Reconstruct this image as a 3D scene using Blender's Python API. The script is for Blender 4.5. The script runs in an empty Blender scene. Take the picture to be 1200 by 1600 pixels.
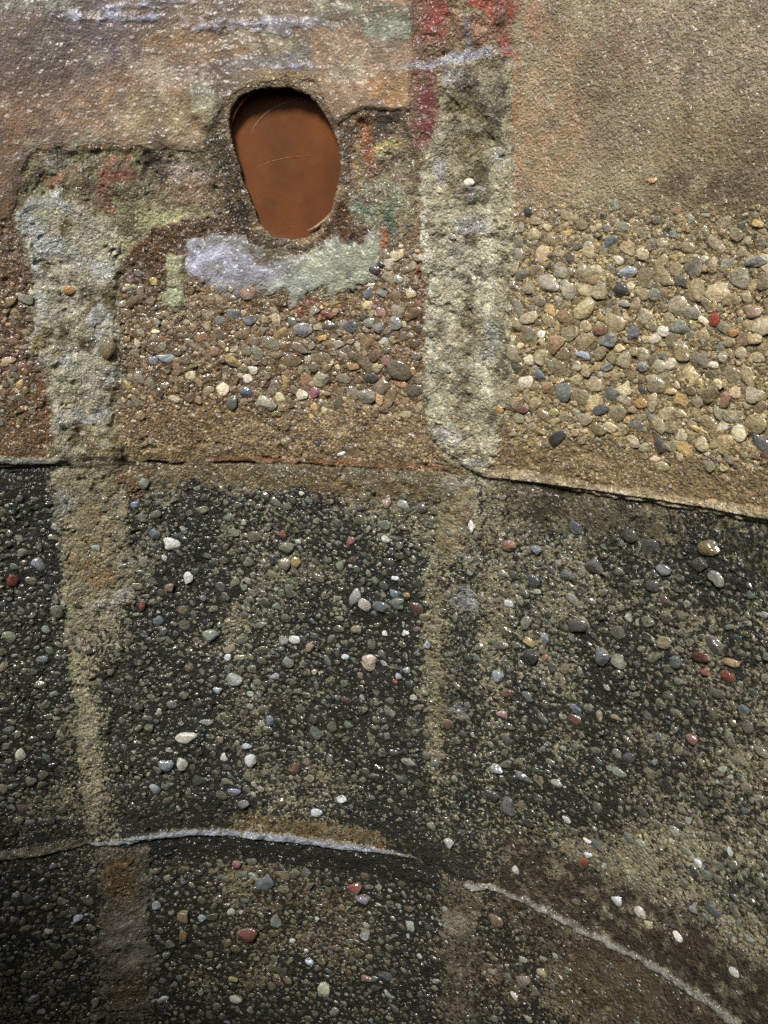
import bpy, math, random
import numpy as np
from mathutils import Matrix, Vector

# ------------------------------------------------------------------ camera
R = 0.65                      # inner radius of the well (m)
ZC = 1.60                     # height of the camera above the well floor
FPX = 1382.07                 # focal length for the 1200 x 1600 picture
YAW, PITCH, ROLL = -0.381954, 0.226193, 0.003240
CX, CY = 0.490017 * R, -0.284358 * R

def cam_rot(d):
    c, s = math.cos(ROLL), math.sin(ROLL)
    x, y, z = c*d[0]+s*d[2], d[1], -s*d[0]+c*d[2]
    c, s = math.cos(PITCH), math.sin(PITCH)
    y, z = c*y+s*z, -s*y+c*z
    c, s = math.cos(YAW), math.sin(YAW)
    return (c*x+s*y, -s*x+c*y, z)

sc = bpy.context.scene
C = sc.collection
cam_d = bpy.data.cameras.new("camera")
cam = bpy.data.objects.new("camera", cam_d)
C.objects.link(cam)
cam_d.sensor_fit = 'VERTICAL'
cam_d.sensor_height = 24.0
cam_d.lens = 24.0*FPX/1600.0
cam_d.clip_start = 0.01
cam_d.clip_end = 200.0
ex, ez, ey = cam_rot((1, 0, 0)), cam_rot((0, 0, 1)), cam_rot((0, 1, 0))
M = Matrix(((ex[0], ez[0], -ey[0], CX), (ex[1], ez[1], -ey[1], CY), (ex[2], ez[2], -ey[2], ZC), (0, 0, 0, 1)))
cam.matrix_world = M
sc.camera = cam

# ------------------------------------------------------------------ light: soft daylight falling down the shaft
SUN_EL, SUN_AZ = math.radians(47), math.radians(184)   # azimuth clockwise from +y
w = bpy.data.worlds.new("World")
sc.world = w
w.use_nodes = True
nt = w.node_tree
bg = nt.nodes["Background"]
sky = nt.nodes.new("ShaderNodeTexSky")
sky.sky_type = 'NISHITA'
sky.sun_disc = False
sky.sun_elevation = SUN_EL
sky.sun_rotation = SUN_AZ
nt.links.new(sky.outputs[0], bg.inputs[0])
bg.inputs[1].default_value = 0.10
sun_d = bpy.data.lights.new("sun", 'SUN')
sun_d.energy = 3.6
sun_d.angle = math.radians(15)
sun_d.color = (1.0, 0.96, 0.90)
sun = bpy.data.objects.new("sun", sun_d)
C.objects.link(sun)
to_sun = Vector((math.sin(SUN_AZ)*math.cos(SUN_EL), math.cos(SUN_AZ)*math.cos(SUN_EL), math.sin(SUN_EL)))
sun.rotation_euler = (-to_sun).to_track_quat('-Z', 'Y').to_euler()
sun.location = (0, 0, 6)
sc.view_settings.view_transform = 'Standard'
sc.view_settings.look = 'None'
sc.view_settings.gamma = 1
sc.view_settings.exposure = 0.72

sc.cycles.use_denoising = False
sc.cycles.max_bounces = 5
sc.cycles.diffuse_bounces = 3
sc.cycles.glossy_bounces = 2
sc.cycles.sample_clamp_indirect = 4

rng = np.random.default_rng(7)
random.seed(3)

# ------------------------------------------------------------------ helpers
def lin(c):
    c = np.asarray(c, float)/255.0
    return np.where(c <= 0.04045, c/12.92, ((c+0.055)/1.055)**2.4)

def sstep(a, b, x):
    t = np.clip((x-a)/(b-a), 0, 1)
    return t*t*(3-2*t)

_tab = rng.random((8, 256, 256)).astype(np.float32)
def vnoise(x, y, k=0):
    """smooth value noise, about -1..1"""
    t = _tab[k % 8]
    xi, yi = np.floor(x).astype(np.int64), np.floor(y).astype(np.int64)
    fx, fy = x-xi, y-yi
    fx = fx*fx*(3-2*fx); fy = fy*fy*(3-2*fy)
    a = t[yi & 255, xi & 255]; b = t[yi & 255, (xi+1) & 255]
    c = t[(yi+1) & 255, xi & 255]; d = t[(yi+1) & 255, (xi+1) & 255]
    return ((a*(1-fx)+b*fx)*(1-fy)+(c*(1-fx)+d*fx)*fy)*2-1

def fbm(x, y, size, octv=4, k=0, gain=.5):
    """size in metres"""
    s = 0; a = 1; n = 0; f = 1.0/size
    for o in range(octv):
        ca, sa = math.cos(.6*o+k), math.sin(.6*o+k)
        s = s + a*vnoise((x*ca+y*sa)*f+17.3*o+31*k, (-x*sa+y*ca)*f+9.1*o+57, k+o)
        n += a; a *= gain; f *= 2.03
    return s/n*1.5

def project(th, z, h=0.0):
    """angle round the shaft and height -> pixel of the 1200 x 1600 photograph"""
    x, y = np.sin(th)*(R-h)-CX, np.cos(th)*(R-h)-CY
    c, s = math.cos(YAW), math.sin(YAW); x, y = c*x-s*y, s*x+c*y
    c, s = math.cos(PITCH), math.sin(PITCH); y, z = c*y-s*z, s*y+c*z
    c, s = math.cos(ROLL), math.sin(ROLL); x, z = c*x-s*z, s*x+c*z
    y = np.maximum(y, .02)
    return 600+FPX*x/y, 800-FPX*z/y

def unproject(u, v):
    d = cam_rot(((u-600)/FPX, 1.0, -(v-800)/FPX))
    a = d[0]**2+d[1]**2; b = d[0]*CX+d[1]*CY; c = CX*CX+CY*CY-R*R
    t = (-b+math.sqrt(b*b-a*c))/a
    return math.atan2(CX+t*d[0], CY+t*d[1]), t*d[2], t

def wall_point(th, z, h):
    return np.stack([np.sin(th)*(R-h), np.cos(th)*(R-h), z+ZC], -1)

def make_mesh(name, verts, faces, col=None, msk=None, smooth=True):
    """faces: list of (n,k) int arrays"""
    me = bpy.data.meshes.new(name)
    me.vertices.add(len(verts))
    me.vertices.foreach_set("co", np.ascontiguousarray(verts, np.float32).ravel())
    loops = np.concatenate([f.ravel() for f in faces]).astype(np.int32)
    tot = np.concatenate([np.full(len(f), f.shape[1]) for f in faces]).astype(np.int32)
    me.loops.add(len(loops))
    me.loops.foreach_set("vertex_index", loops)
    me.polygons.add(len(tot))
    me.polygons.foreach_set("loop_start", np.concatenate([[0], np.cumsum(tot)[:-1]]).astype(np.int32))
    me.polygons.foreach_set("loop_total", tot)
    me.polygons.foreach_set("use_smooth", np.full(len(tot), smooth))
    me.update(calc_edges=True)
    for nm, arr in (("Col", col), ("Mask", msk)):
        if arr is not None:
            at = me.attributes.new(nm, 'FLOAT_COLOR', 'POINT')
            full = np.ones((len(verts), 4), np.float32)
            full[:, :3] = arr[:, :3]
            at.data.foreach_set("color", full.ravel())
    return me

def link(name, me, mat, parent=None, label=None, cat=None, group=None, kind=None):
    o = bpy.data.objects.new(name, me)
    C.objects.link(o)
    if mat: me.materials.append(mat)
    if parent is not None: o.parent = parent
    if label: o['label'] = label
    if cat: o['category'] = cat
    if group: o['group'] = group
    if kind: o['kind'] = kind
    return o

# ------------------------------------------------------------------ materials
def nd(t, typ, **kw):
    n = t.nodes.new(typ)
    for k, v in kw.items():
        if k.startswith('i_'):
            n.inputs[k[2:].replace('_', ' ')].default_value = v
        else:
            setattr(n, k, v)
    return n

def math_node(t, op, a, b=None, clamp=False):
    n = t.nodes.new("ShaderNodeMath"); n.operation = op; n.use_clamp = clamp
    for i, x in enumerate((a, b)):
        if x is None: continue
        if isinstance(x, (int, float)): n.inputs[i].default_value = x
        else: t.links.new(x, n.inputs[i])
    return n.outputs[0]

def mixc(t, fac, a, b, mode='MIX'):
    n = t.nodes.new("ShaderNodeMix"); n.data_type = 'RGBA'; n.blend_type = mode
    for sock, x in ((n.inputs[0], fac), (n.inputs[6], a), (n.inputs[7], b)):
        if isinstance(x, (int, float)): sock.default_value = x
        elif isinstance(x, tuple): sock.default_value = x
        else: t.links.new(x, sock)
    return n.outputs[2]

def maprange(t, x, a, b, c=0.0, d=1.0):
    n = t.nodes.new("ShaderNodeMapRange"); n.clamp = True
    t.links.new(x, n.inputs[0])
    for i, v in enumerate((a, b, c, d)): n.inputs[i+1].default_value = v
    return n.outputs[0]

def noise(t, co, scale, detail=3.0, rough=.55):
    n = nd(t, "ShaderNodeTexNoise"); n.inputs['Scale'].default_value = scale
    n.inputs['Detail'].default_value = detail; n.inputs['Roughness'].default_value = rough
    t.links.new(co, n.inputs['Vector'])
    return n

def concrete_material(name, bump=1.0, film=170, gloss=.2):
    m = bpy.data.materials.new(name); m.use_nodes = True
    t = m.node_tree; L = t.links
    bs = t.nodes["Principled BSDF"]
    co = nd(t, "ShaderNodeTexCoord").outputs['Object']
    col = nd(t, "ShaderNodeAttribute", attribute_name="Col").outputs['Color']
    sp = nd(t, "ShaderNodeSeparateColor")
    L.new(nd(t, "ShaderNodeAttribute", attribute_name="Mask").outputs['Color'], sp.inputs[0])
    algae, grit, wet = sp.outputs[0], sp.outputs[1], sp.outputs[2]
    # sand grains
    v1 = nd(t, "ShaderNodeTexVoronoi"); v1.inputs['Scale'].default_value = 430; L.new(co, v1.inputs['Vector'])
    v2 = nd(t, "ShaderNodeTexVoronoi"); v2.inputs['Scale'].default_value = 210; L.new(co, v2.inputs['Vector'])
    s1 = nd(t, "ShaderNodeSeparateColor"); L.new(v1.outputs['Color'], s1.inputs[0])
    s2 = nd(t, "ShaderNodeSeparateColor"); L.new(v2.outputs['Color'], s2.inputs[0])
    r = nd(t, "ShaderNodeValToRGB"); r.color_ramp.interpolation = 'CONSTANT'
    els = r.color_ramp.elements
    els[0].position = 0; els[0].color = (.45, .43, .40, 1)
    els[1].position = .22; els[1].color = (.9, .85, .75, 1)
    for p, c in ((.45, (.7, .6, .48, 1)), (.62, (1.1, 1.1, 1.15, 1)), (.78, (1.5, 1.42, 1.2, 1)), (.9, (.28, .28, .3, 1)), (.95, (2.1, 2.1, 2.0, 1))):
        e = els.new(p); e.color = c
    L.new(s1.outputs[0], r.inputs[0])
    g1 = mixc(t, grit, (1, 1, 1, 1), r.outputs[0])
    c1 = mixc(t, 1.0, col, g1, 'MULTIPLY')
    # bigger scattered grains
    pick = maprange(t, s2.outputs[1], .80, .82)
    near = maprange(t, v2.outputs['Distance'], .50, .36)
    big = math_node(t, 'MULTIPLY', math_node(t, 'MULTIPLY', pick, near), grit)
    r2 = nd(t, "ShaderNodeValToRGB"); r2.color_ramp.interpolation = 'CONSTANT'
    els = r2.color_ramp.elements
    els[0].position = 0; els[0].color = (.05, .052, .05, 1)
    els[1].position = .35; els[1].color = (.16, .16, .15, 1)
    for p, c in ((.6, (.30, .27, .2, 1)), (.78, (.10, .06, .04, 1)), (.88, (.45, .44, .4, 1))):
        e = els.new(p); e.color = c
    L.new(s2.outputs[2], r2.inputs[0])
    c2 = mixc(t, math_node(t, 'MULTIPLY', big, .85), c1, r2.outputs[0])
    nf = noise(t, co, 700, 4, .65)
    c3 = mixc(t, 1.0, c2, nd_grey(t, maprange(t, nf.outputs[0], .3, .7, .62, 1.38)), 'MULTIPLY')
    nm = noise(t, co, 55, 5, .6)
    c3 = mixc(t, 1.0, c3, nd_grey(t, maprange(t, nm.outputs[0], .32, .68, .78, 1.22)), 'MULTIPLY')
    # black growth in specks
    na = noise(t, co, 235, 5, .68)
    th = math_node(t, 'ADD', na.outputs[0], math_node(t, 'MULTIPLY', math_node(t, 'SUBTRACT', algae, .5), .62))
    spk = maprange(t, th, .492, .528)
    c4 = mixc(t, math_node(t, 'MULTIPLY', spk, .93), c3, (.0095, .011, .0095, 1))
    L.new(c4, bs.inputs['Base Color'])
    # wetness
    nr = noise(t, co, 90, 4, .6)
    rr = math_node(t, 'SUBTRACT', .66, math_node(t, 'MULTIPLY', wet, .15))
    rr = math_node(t, 'ADD', rr, maprange(t, nr.outputs[0], .3, .7, -.12, .12), True)
    L.new(rr, bs.inputs['Roughness'])
    bs.inputs['IOR'].default_value = 1.45
    L.new(maprange(t, wet, .2, .95, .2, .75), bs.inputs['Coat Weight'])
    bs.inputs['Specular IOR Level'].default_value = .22
    bs.inputs['Coat Roughness'].default_value = gloss
    bs.inputs['Coat IOR'].default_value = 1.4
    # relief in metres
    h = math_node(t, 'MULTIPLY', nf.outputs[0], .0020)
    nb = noise(t, co, 420, 2, .5)
    h = math_node(t, 'ADD', h, math_node(t, 'MULTIPLY', nb.outputs[0], .0034))
    h = math_node(t, 'SUBTRACT', h, math_node(t, 'MULTIPLY', math_node(t, 'MULTIPLY', v1.outputs['Distance'], grit), .0010))
    h = math_node(t, 'ADD', h, math_node(t, 'MULTIPLY', big, .0012))
    h = math_node(t, 'SUBTRACT', h, math_node(t, 'MULTIPLY', spk, .0004))
    b = nd(t, "ShaderNodeBump"); b.inputs['Distance'].default_value = 1.0; b.inputs['Strength'].default_value = bump
    L.new(h, b.inputs['Height']); L.new(b.outputs[0], bs.inputs['Normal'])
    # the water film is smoother than the grains beneath it
    nw = noise(t, co, film, 1.2, .5)
    b2 = nd(t, "ShaderNodeBump"); b2.inputs['Distance'].default_value = 1.0; b2.inputs['Strength'].default_value = bump
    L.new(math_node(t, 'ADD', math_node(t, 'MULTIPLY', nw.outputs[0], .95/film), math_node(t, 'MULTIPLY', nb.outputs[0], .0008)), b2.inputs['Height'])
    L.new(b2.outputs[0], bs.inputs['Coat Normal'])
    return m

def nd_grey(t, x):
    n = nd(t, "ShaderNodeCombineColor")
    for i in range(3): t.links.new(x, n.inputs[i])
    return n.outputs[0]

def pebble_material():
    m = bpy.data.materials.new("wet_pebble"); m.use_nodes = True
    t = m.node_tree; L = t.links; bs = t.nodes["Principled BSDF"]
    co = nd(t, "ShaderNodeTexCoord").outputs['Object']
    col = nd(t, "ShaderNodeAttribute", attribute_name="Col").outputs['Color']
    sp = nd(t, "ShaderNodeSeparateColor")
    L.new(nd(t, "ShaderNodeAttribute", attribute_name="Mask").outputs['Color'], sp.inputs[0])
    n1 = noise(t, co, 380, 4, .6); n2 = noise(t, co, 110, 3, .6); n3 = noise(t, co, 1100, 2, .5)
    c = mixc(t, 1.0, col, nd_grey(t, maprange(t, n1.outputs[0], .3, .7, .62, 1.4)), 'MULTIPLY')
    c = mixc(t, 1.0, c, nd_grey(t, maprange(t, n2.outputs[0], .3, .7, .8, 1.2)), 'MULTIPLY')
    c = mixc(t, 1.0, c, nd_grey(t, maprange(t, n3.outputs[0], .35, .65, .82, 1.2)), 'MULTIPLY')
    na = noise(t, co, 240, 4, .7)
    th = math_node(t, 'ADD', na.outputs[0], math_node(t, 'MULTIPLY', math_node(t, 'SUBTRACT', sp.outputs[0], .5), .62))
    c = mixc(t, math_node(t, 'MULTIPLY', maprange(t, th, .49, .55), .8), c, (.012, .013, .011, 1))
    L.new(c, bs.inputs['Base Color'])
    L.new(maprange(t, n2.outputs[0], .3, .7, .4, .6), bs.inputs['Roughness']); bs.inputs['Specular IOR Level'].default_value = .25
    bs.inputs['Coat Weight'].default_value = 1.0; bs.inputs['Coat Roughness'].default_value = .07
    h = math_node(t, 'ADD', math_node(t, 'MULTIPLY', n1.outputs[0], .0018), math_node(t, 'MULTIPLY', n3.outputs[0], .0006))
    b = nd(t, "ShaderNodeBump"); b.inputs['Distance'].default_value = 1.0; b.inputs['Strength'].default_value = .8
    L.new(h, b.inputs['Height']); L.new(b.outputs[0], bs.inputs['Normal'])
    nw = noise(t, co, 200, 1, .5)
    b2 = nd(t, "ShaderNodeBump"); b2.inputs['Distance'].default_value = 1.0; b2.inputs['Strength'].default_value = .8
    L.new(math_node(t, 'MULTIPLY', nw.outputs[0], .002), b2.inputs['Height']); L.new(b2.outputs[0], bs.inputs['Coat Normal'])
    return m

def pipe_material():
    m = bpy.data.materials.new("orange_brown_pipe"); m.use_nodes = True
    t = m.node_tree; L = t.links; bs = t.nodes["Principled BSDF"]
    co = nd(t, "ShaderNodeTexCoord").outputs['Object']
    n1 = noise(t, co, 22, 3, .5); n2 = noise(t, co, 260, 3, .6); n3 = noise(t, co, 60, 4, .6)
    c = mixc(t, maprange(t, n1.outputs[0], .35, .65), (.118, .036, .0065, 1), (.076, .025, .006, 1))
    c = mixc(t, maprange(t, n2.outputs[0], .68, .74, 0, .75), c, (.035, .018, .01, 1))
    c = mixc(t, maprange(t, n3.outputs[0], .56, .72, 0, .45), c, (.11, .05, .022, 1))
    L.new(c, bs.inputs['Base Color'])
    L.new(maprange(t, n3.outputs[0], .3, .7, .55, .75), bs.inputs['Roughness']); bs.inputs['Specular IOR Level'].default_value = .12
    b = nd(t, "ShaderNodeBump"); b.inputs['Distance'].default_value = 1.0; b.inputs['Strength'].default_value = .25
    L.new(math_node(t, 'MULTIPLY', n2.outputs[0], .001), b.inputs['Height']); L.new(b.outputs[0], bs.inputs['Normal'])
    return m

def plain(name, col, rough=.7, scale=60, var=.35):
    m = bpy.data.materials.new(name); m.use_nodes = True
    t = m.node_tree; bs = t.nodes["Principled BSDF"]
    co = nd(t, "ShaderNodeTexCoord").outputs['Object']
    n = noise(t, co, scale, 5, .6)
    c = mixc(t, 1.0, (*col, 1), nd_grey(t, maprange(t, n.outputs[0], .3, .7, 1-var, 1+var)), 'MULTIPLY')
    t.links.new(c, bs.inputs['Base Color']); bs.inputs['Roughness'].default_value = rough
    b = nd(t, "ShaderNodeBump"); b.inputs['Distance'].default_value = .004
    t.links.new(n.outputs[0], b.inputs['Height']); t.links.new(b.outputs[0], bs.inputs['Normal'])
    return m

M_CON = concrete_material("exposed_aggregate_concrete", 1.0)
M_MOR = concrete_material("rough_mortar", 1.0)
M_SMO = concrete_material("smooth_cement_render", .6, 150, .30)
M_PEB = pebble_material()
M_PIPE = pipe_material()

# ------------------------------------------------------------------ the wall field (grid in angle and height)
TH1, TH2 = -0.524, 0.114                  # the two vertical joints
TL, TR = -0.95, 0.752                     # ends of the finely modelled part
ZT, ZJ1, ZJ2, ZB = 0.443*R, -0.2485*R, -0.942*R, -1.635*R
def axis(a, f0, f1, b, fine, coarse):
    return np.unique(np.concatenate([np.arange(a, f0, coarse), np.arange(f0, f1, fine), np.arange(f1, b, coarse), [b]]))
Sx = axis(TL*R, -0.78*R, 0.66*R, TR*R, .001, .0028)
Zx = axis(ZB, -1.34*R, ZT, ZT+.006, .001, .0028)
# make the joints fall on grid lines
for zj in (ZJ1, ZJ2, ZT): Zx[np.argmin(abs(Zx-zj))] = zj
for tj in (TH1, TH2): Sx[np.argmin(abs(Sx-tj*R))] = tj*R
NS, NZ = len(Sx), len(Zx)
S, Z = np.meshgrid(Sx, Zx)
TH = S/R
U, V = project(TH, Z)
shape = S.shape

# shared distortion so that drawn outlines come out ragged
W1 = fbm(S, Z, .030, 4, 1); W2 = fbm(S, Z, .030, 4, 2)
W3 = fbm(S, Z, .008, 3, 3); W4 = fbm(S, Z, .008, 3, 4)
def warp(big, small):
    return U+big*W1+small*W3, V+big*W2+small*W4

def sdist(pts, big=10, small=5):
    """signed distance in photo pixels, inside positive, ragged"""
    pts = np.array(pts, float)
    out = np.full(shape, -999., np.float32)
    x0, y0 = pts.min(0)-60; x1, y1 = pts.max(0)+60
    ii, jj = np.nonzero((U > x0) & (U < x1) & (V > y0) & (V < y1))
    if not len(ii): return out
    i0, i1, j0, j1 = ii.min(), ii.max()+1, jj.min(), jj.max()+1
    sl = (slice(i0, i1), slice(j0, j1))
    u = (U[sl]+big*W1[sl]+small*W3[sl]); v = (V[sl]+big*W2[sl]+small*W4[sl])
    d2 = np.full(u.shape, 1e12); ins = np.zeros(u.shape, bool)
    n = len(pts)
    for a in range(n):
        xa, ya = pts[a]; xb, yb = pts[(a+1) % n]
        dx, dy = xb-xa, yb-ya
        t = np.clip(((u-xa)*dx+(v-ya)*dy)/(dx*dx+dy*dy+1e-9), 0, 1)
        d2 = np.minimum(d2, (u-xa-t*dx)**2+(v-ya-t*dy)**2)
        cr = (ya > v) != (yb > v)
        if abs(dy) > 1e-9: ins ^= cr & (u < (v-ya)*dx/dy+xa)
    out[sl] = np.sqrt(d2)*np.where(ins, 1, -1)
    return out

def ell(cx, cy, rx, ry, ang=0, big=10, small=5):
    u, v = warp(big, small)
    a = math.radians(ang); dx, dy = u-cx, v-cy
    x = (dx*math.cos(a)+dy*math.sin(a))/rx; y = (-dx*math.sin(a)+dy*math.cos(a))/ry
    return (1-np.sqrt(x*x+y*y))*min(rx, ry)

PB = W3+.7*fbm(S, Z, .015, 4, 5)
COL = np.zeros(shape+(3,), np.float32)
ALG = np.zeros(shape, np.float32); GRT = np.zeros(shape, np.float32); WET = np.zeros(shape, np.float32)
ROU = np.ones(shape, np.float32)           # how rough the relief is
def paint(m, c, a=1.0):
    global COL
    if a < 1: m = m*np.clip(.95+.75*PB, .2, 1.25)
    k = np.clip(m*a, 0, 1)[..., None].astype(np.float32)
    COL = COL*(1-k)+lin(c).astype(np.float32)*k
def put(arr, m, val):
    k = np.clip(m, 0, 1); arr *= (1-k); arr += k*val
def soft(d, w): return sstep(-w, w, d)

dJ1 = (Z-ZJ1)*1500.; dJ2 = (Z-ZJ2)*1450.    # about photo pixels above each joint
up = Z > ZJ1; mid = (Z <= ZJ1) & (Z > ZJ2); low = Z <= ZJ2
F1 = fbm(S, Z, .12, 4, 5); F2 = fbm(S, Z, .05, 4, 6); F3 = fbm(S, Z, .018, 4, 7)
FV = fbm(S*3.2, Z*.45, .06, 4, 2)           # streaky, running down

# ---- base colours of the three rings
paint(np.where(up, 1., 0.), (122, 100, 72))
paint(np.where(mid, 1., 0.), (138, 130, 104))
paint(np.where(low, 1., 0.), (118, 106, 80))
GRT[:] = np.where(up, .55, .5); WET[:] = np.where(up, .8, .85)
ALG[:] = np.where(mid, .5, 0)+np.where(low, .50, 0)
paint(soft(F2, .5)*up, (104, 80, 54), .5)
paint(soft(F1+FV*.6, .5)*up, (134, 116, 84), .45)

# ================= upper ring
# right panel: sandy tan above, browner towards the stones
rp = soft(U-795, 8)*up
paint(rp*soft(330-V, 40), (154, 137, 104))
put(GRT, rp*soft(330-V, 40), .22); put(WET, rp*soft(330-V, 40), .45); put(ROU, rp*soft(330-V, 40), .4)
paint(soft(ell(935, 150, 60, 110, 5, 14, 6), 26)*rp, (122, 104, 80), .75)
paint(soft(ell(980, 80, 36, 70, 0, 14, 6), 20)*rp, (140, 108, 86), .6)
paint(soft(ell(860, 180, 45, 180, 0, 14, 6), 20)*rp, (152, 120, 86), .7)
paint(soft(ell(1120, 240, 110, 70, 0, 20, 8), 30)*rp, (118, 98, 68), .65)
paint(soft(ell(1130, 60, 150, 90, 0, 20, 8), 40)*rp, (154, 132, 110), .6)
paint(soft(ell(1100, 300, 120, 26, -4, 14, 8), 16)*rp, (84, 66, 44), .6)
paint(rp*soft(V-335, 30), (148, 130, 92))
put(GRT, rp*soft(V-335, 30), .9)
paint(rp*soft(60-dJ1, 22)*.8, (132, 111, 76)); put(GRT, rp*soft(60-dJ1, 18), .6)
# middle and left panel
ml = soft(790-U, 8)*up
put(GRT, ml*soft(V-400, 40), .8)
paint(ml*soft(ell(420, 600, 330, 140, 0, 20, 8), 40), (118, 95, 66), .75)
paint(ml*soft(95-dJ1, 15), (136, 116, 84), .9); put(GRT, ml*soft(95-dJ1, 15), .75)
paint(ml*soft(ell(300, 640, 120, 40, 0, 20, 8), 20), (120, 96, 64), .5)
paint(ml*soft(ell(600, 650, 70, 40, 0, 20, 8), 20), (138, 114, 80), .6)
paint(ml*soft(60-U, 14)*soft(V-330, 20), (104, 80, 54), .9)
paint(ml*soft(70-U, 14)*soft(V-590, 20), (122, 96, 66), .7)
paint(ml*soft(sdist([(0, 470), (70, 600), (95, 700), (60, 700), (40, 600), (0, 560)]), 8), (112, 70, 42), .6)
# brown earth round and under the pipe
paint(soft(sdist([(190, 330), (340, 345), (380, 330), (410, 380), (300, 400), (250, 480), (190, 470)]), 10), (88, 62, 36), .95)
paint(soft(ell(320, 230, 42, 90, -12, 12, 6), 14), (88, 78, 54), .85)
paint(soft(ell(368, 300, 16, 80, -14, 6, 4), 7), (52, 42, 26), .95)
paint(soft(ell(540, 360, 46, 30, -35, 10, 8), 8), (84, 50, 24), .95)
paint(soft(sdist([(520, 175), (650, 170), (655, 250), (600, 270), (560, 300), (530, 300)]), 8), (96, 76, 60), .85)
paint(soft(ell(572, 222, 14, 46, -10, 6, 5), 5), (146, 84, 38), .9)
paint(soft(ell(560, 255, 8, 50, -5, 5, 4), 4), (158, 132, 80), .7)
paint(soft(ell(607, 230, 26, 14, -20, 7, 7), 4), (160, 146, 92), .85)
paint(soft(ell(606, 192, 22, 18, 0, 6, 6), 6), (70, 62, 50), .8)
paint(soft(ell(640, 300, 44, 60, 0, 12, 8), 14), (122, 112, 86), .8)
paint(soft(ell(590, 320, 40, 36, 0, 12, 9), 10), (132, 134, 108), .85)
paint(soft(ell(572, 330, 20, 16, 0, 9, 9), 5), (112, 124, 104), .85)
paint(soft(ell(612, 360, 10, 34, 0, 5, 5), 5), (84, 108, 90), .8)
paint(soft(ell(602, 378, 8, 20, 0, 4, 4), 4), (150, 84, 50), .8)
put(GRT, soft(ell(600, 300, 90, 90, 0), 20), .5)

# ---- smooth render left of and above the pipe
poly_render = [(-500, -400), (484, -400), (490, 60), (498, 130), (440, 122), (390, 130), (352, 158), (330, 190), (318, 240),
               (260, 236), (226, 230), (150, 222), (118, 238), (60, 232), (42, 250), (20, 340), (-60, 360), (-500, 380)]
d_render = sdist(poly_render, 5, 3)
k = soft(d_render, 3)
paint(k, (126, 104, 80)); put(GRT, k, .10); put(WET, k, .62); put(ROU, k, .34)
paint(k*soft(ell(60, 90, 190, 150, 20, 30, 8), 60), (104, 86, 78), .9)
paint(k*soft(ell(190, 60, 120, 60, 10, 30, 8), 40), (98, 86, 88), .8)
paint(k*soft(ell(20, 250, 60, 130, 0, 20, 8), 30), (114, 84, 56), .8)
paint(k*soft(ell(330, 72, 120, 34, 4, 20, 8), 18), (134, 98, 52), .8)
paint(k*soft(ell(190, 170, 130, 60, -8, 20, 8), 30), (140, 108, 80), .8)
paint(k*soft(ell(270, 110, 70, 40, -30, 16, 8), 20), (142, 112, 90), .7)
paint(k*soft(ell(250, 190, 70, 40, 0, 16, 8), 20), (138, 118, 80), .7)
paint(k*soft(ell(430, 60, 60, 40, 0, 16, 8), 16), (96, 84, 62), .8)
paint(k*soft(ell(470, 90, 46, 24, 0, 12, 6), 10), (104, 94, 80), .8)
paint(k*soft(ell(60, 10, 60, 16, 0, 12, 6), 8), (136, 136, 118), .7)
paint(k*soft(ell(150, 235, 40, 16, 0, 9, 6), 6), (126, 124, 98), .8)
paint(k*soft(ell(320, 150, 26, 22, 0, 9, 8), 6), (152, 152, 122), .9)
paint(k*soft(ell(322, 175, 14, 20, 0, 9, 8), 5), (150, 142, 104), .8)
paint(k*soft(ell(400, 100, 110, 12, -8, 7, 5), 8), (120, 118, 122), .6)
paint(k*soft(ell(450, 128, 50, 14, 20, 5, 4), 6), (140, 116, 72), .8)
k_sm = k.copy()
# ---- squared patch right of the pipe
poly_square = [(486, -400), (652, -400), (646, 60), (640, 172), (600, 174), (566, 172), (548, 180), (530, 196), (500, 150), (492, 120), (488, 60)]
d_square = sdist(poly_square, 1.5, 1.5)
k2 = soft(d_square, 2)
k_sm = np.clip(k_sm+k2+rp*soft(330-V, 40)*.5, 0, 1)
paint(k2, (140, 112, 84)); put(GRT, k2, .10); put(WET, k2, .6); put(ROU, k2, .3)
paint(k2*soft(sdist([(480, -10), (650, 10), (640, 70), (590, 60), (560, 36), (500, 50)]), 7), (98, 92, 74), .95)
paint(k2*soft(ell(610, 50, 30, 22, 0, 9, 8), 6), (134, 136, 116), .8)
paint(k2*soft(ell(520, 10, 50, 12, 0, 9, 8), 6), (138, 132, 108), .8)
paint(k2*soft(ell(610, 142, 32, 26, 0, 9, 8), 9), (150, 108, 56), .85)
paint(k2*soft(ell(570, 90, 50, 26, 0, 12, 8), 12), (150, 122, 98), .7)
paint(k2*soft(ell(546, 116, 22, 18, 0, 9, 9), 7), (138, 130, 104), .6)
# ---- ruined band left of the pipe
poly_band = [(60, 236), (118, 240), (226, 232), (318, 242), (338, 300), (330, 335), (240, 350), (200, 400), (150, 440), (60, 420), (30, 340), (45, 260)]
kb = soft(sdist(poly_band, 8, 5), 6)
paint(kb, (100, 92, 62)); put(GRT, kb, .35); put(WET, kb, .5)
paint(kb*soft(F3-.1, .35), (136, 132, 96), .75)
paint(kb*soft(fbm(S, Z, .02, 4, 5)-.35, .2), (146, 84, 60), .6)
paint(kb*soft(ell(240, 262, 22, 24, 0, 9, 8), 6), (58, 44, 44), .95)
paint(kb*soft(ell(180, 270, 26, 18, 0, 12, 10), 5), (122, 78, 60), .8)
paint(kb*soft(ell(155, 300, 20, 20, 0, 12, 10), 5), (118, 74, 58), .7)
paint(kb*soft(ell(285, 270, 40, 20, 14, 9, 8), 7), (140, 124, 110), .9)
paint(kb*soft(ell(290, 300, 40, 18, 14, 9, 8), 7), (128, 104, 80), .8)
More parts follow.
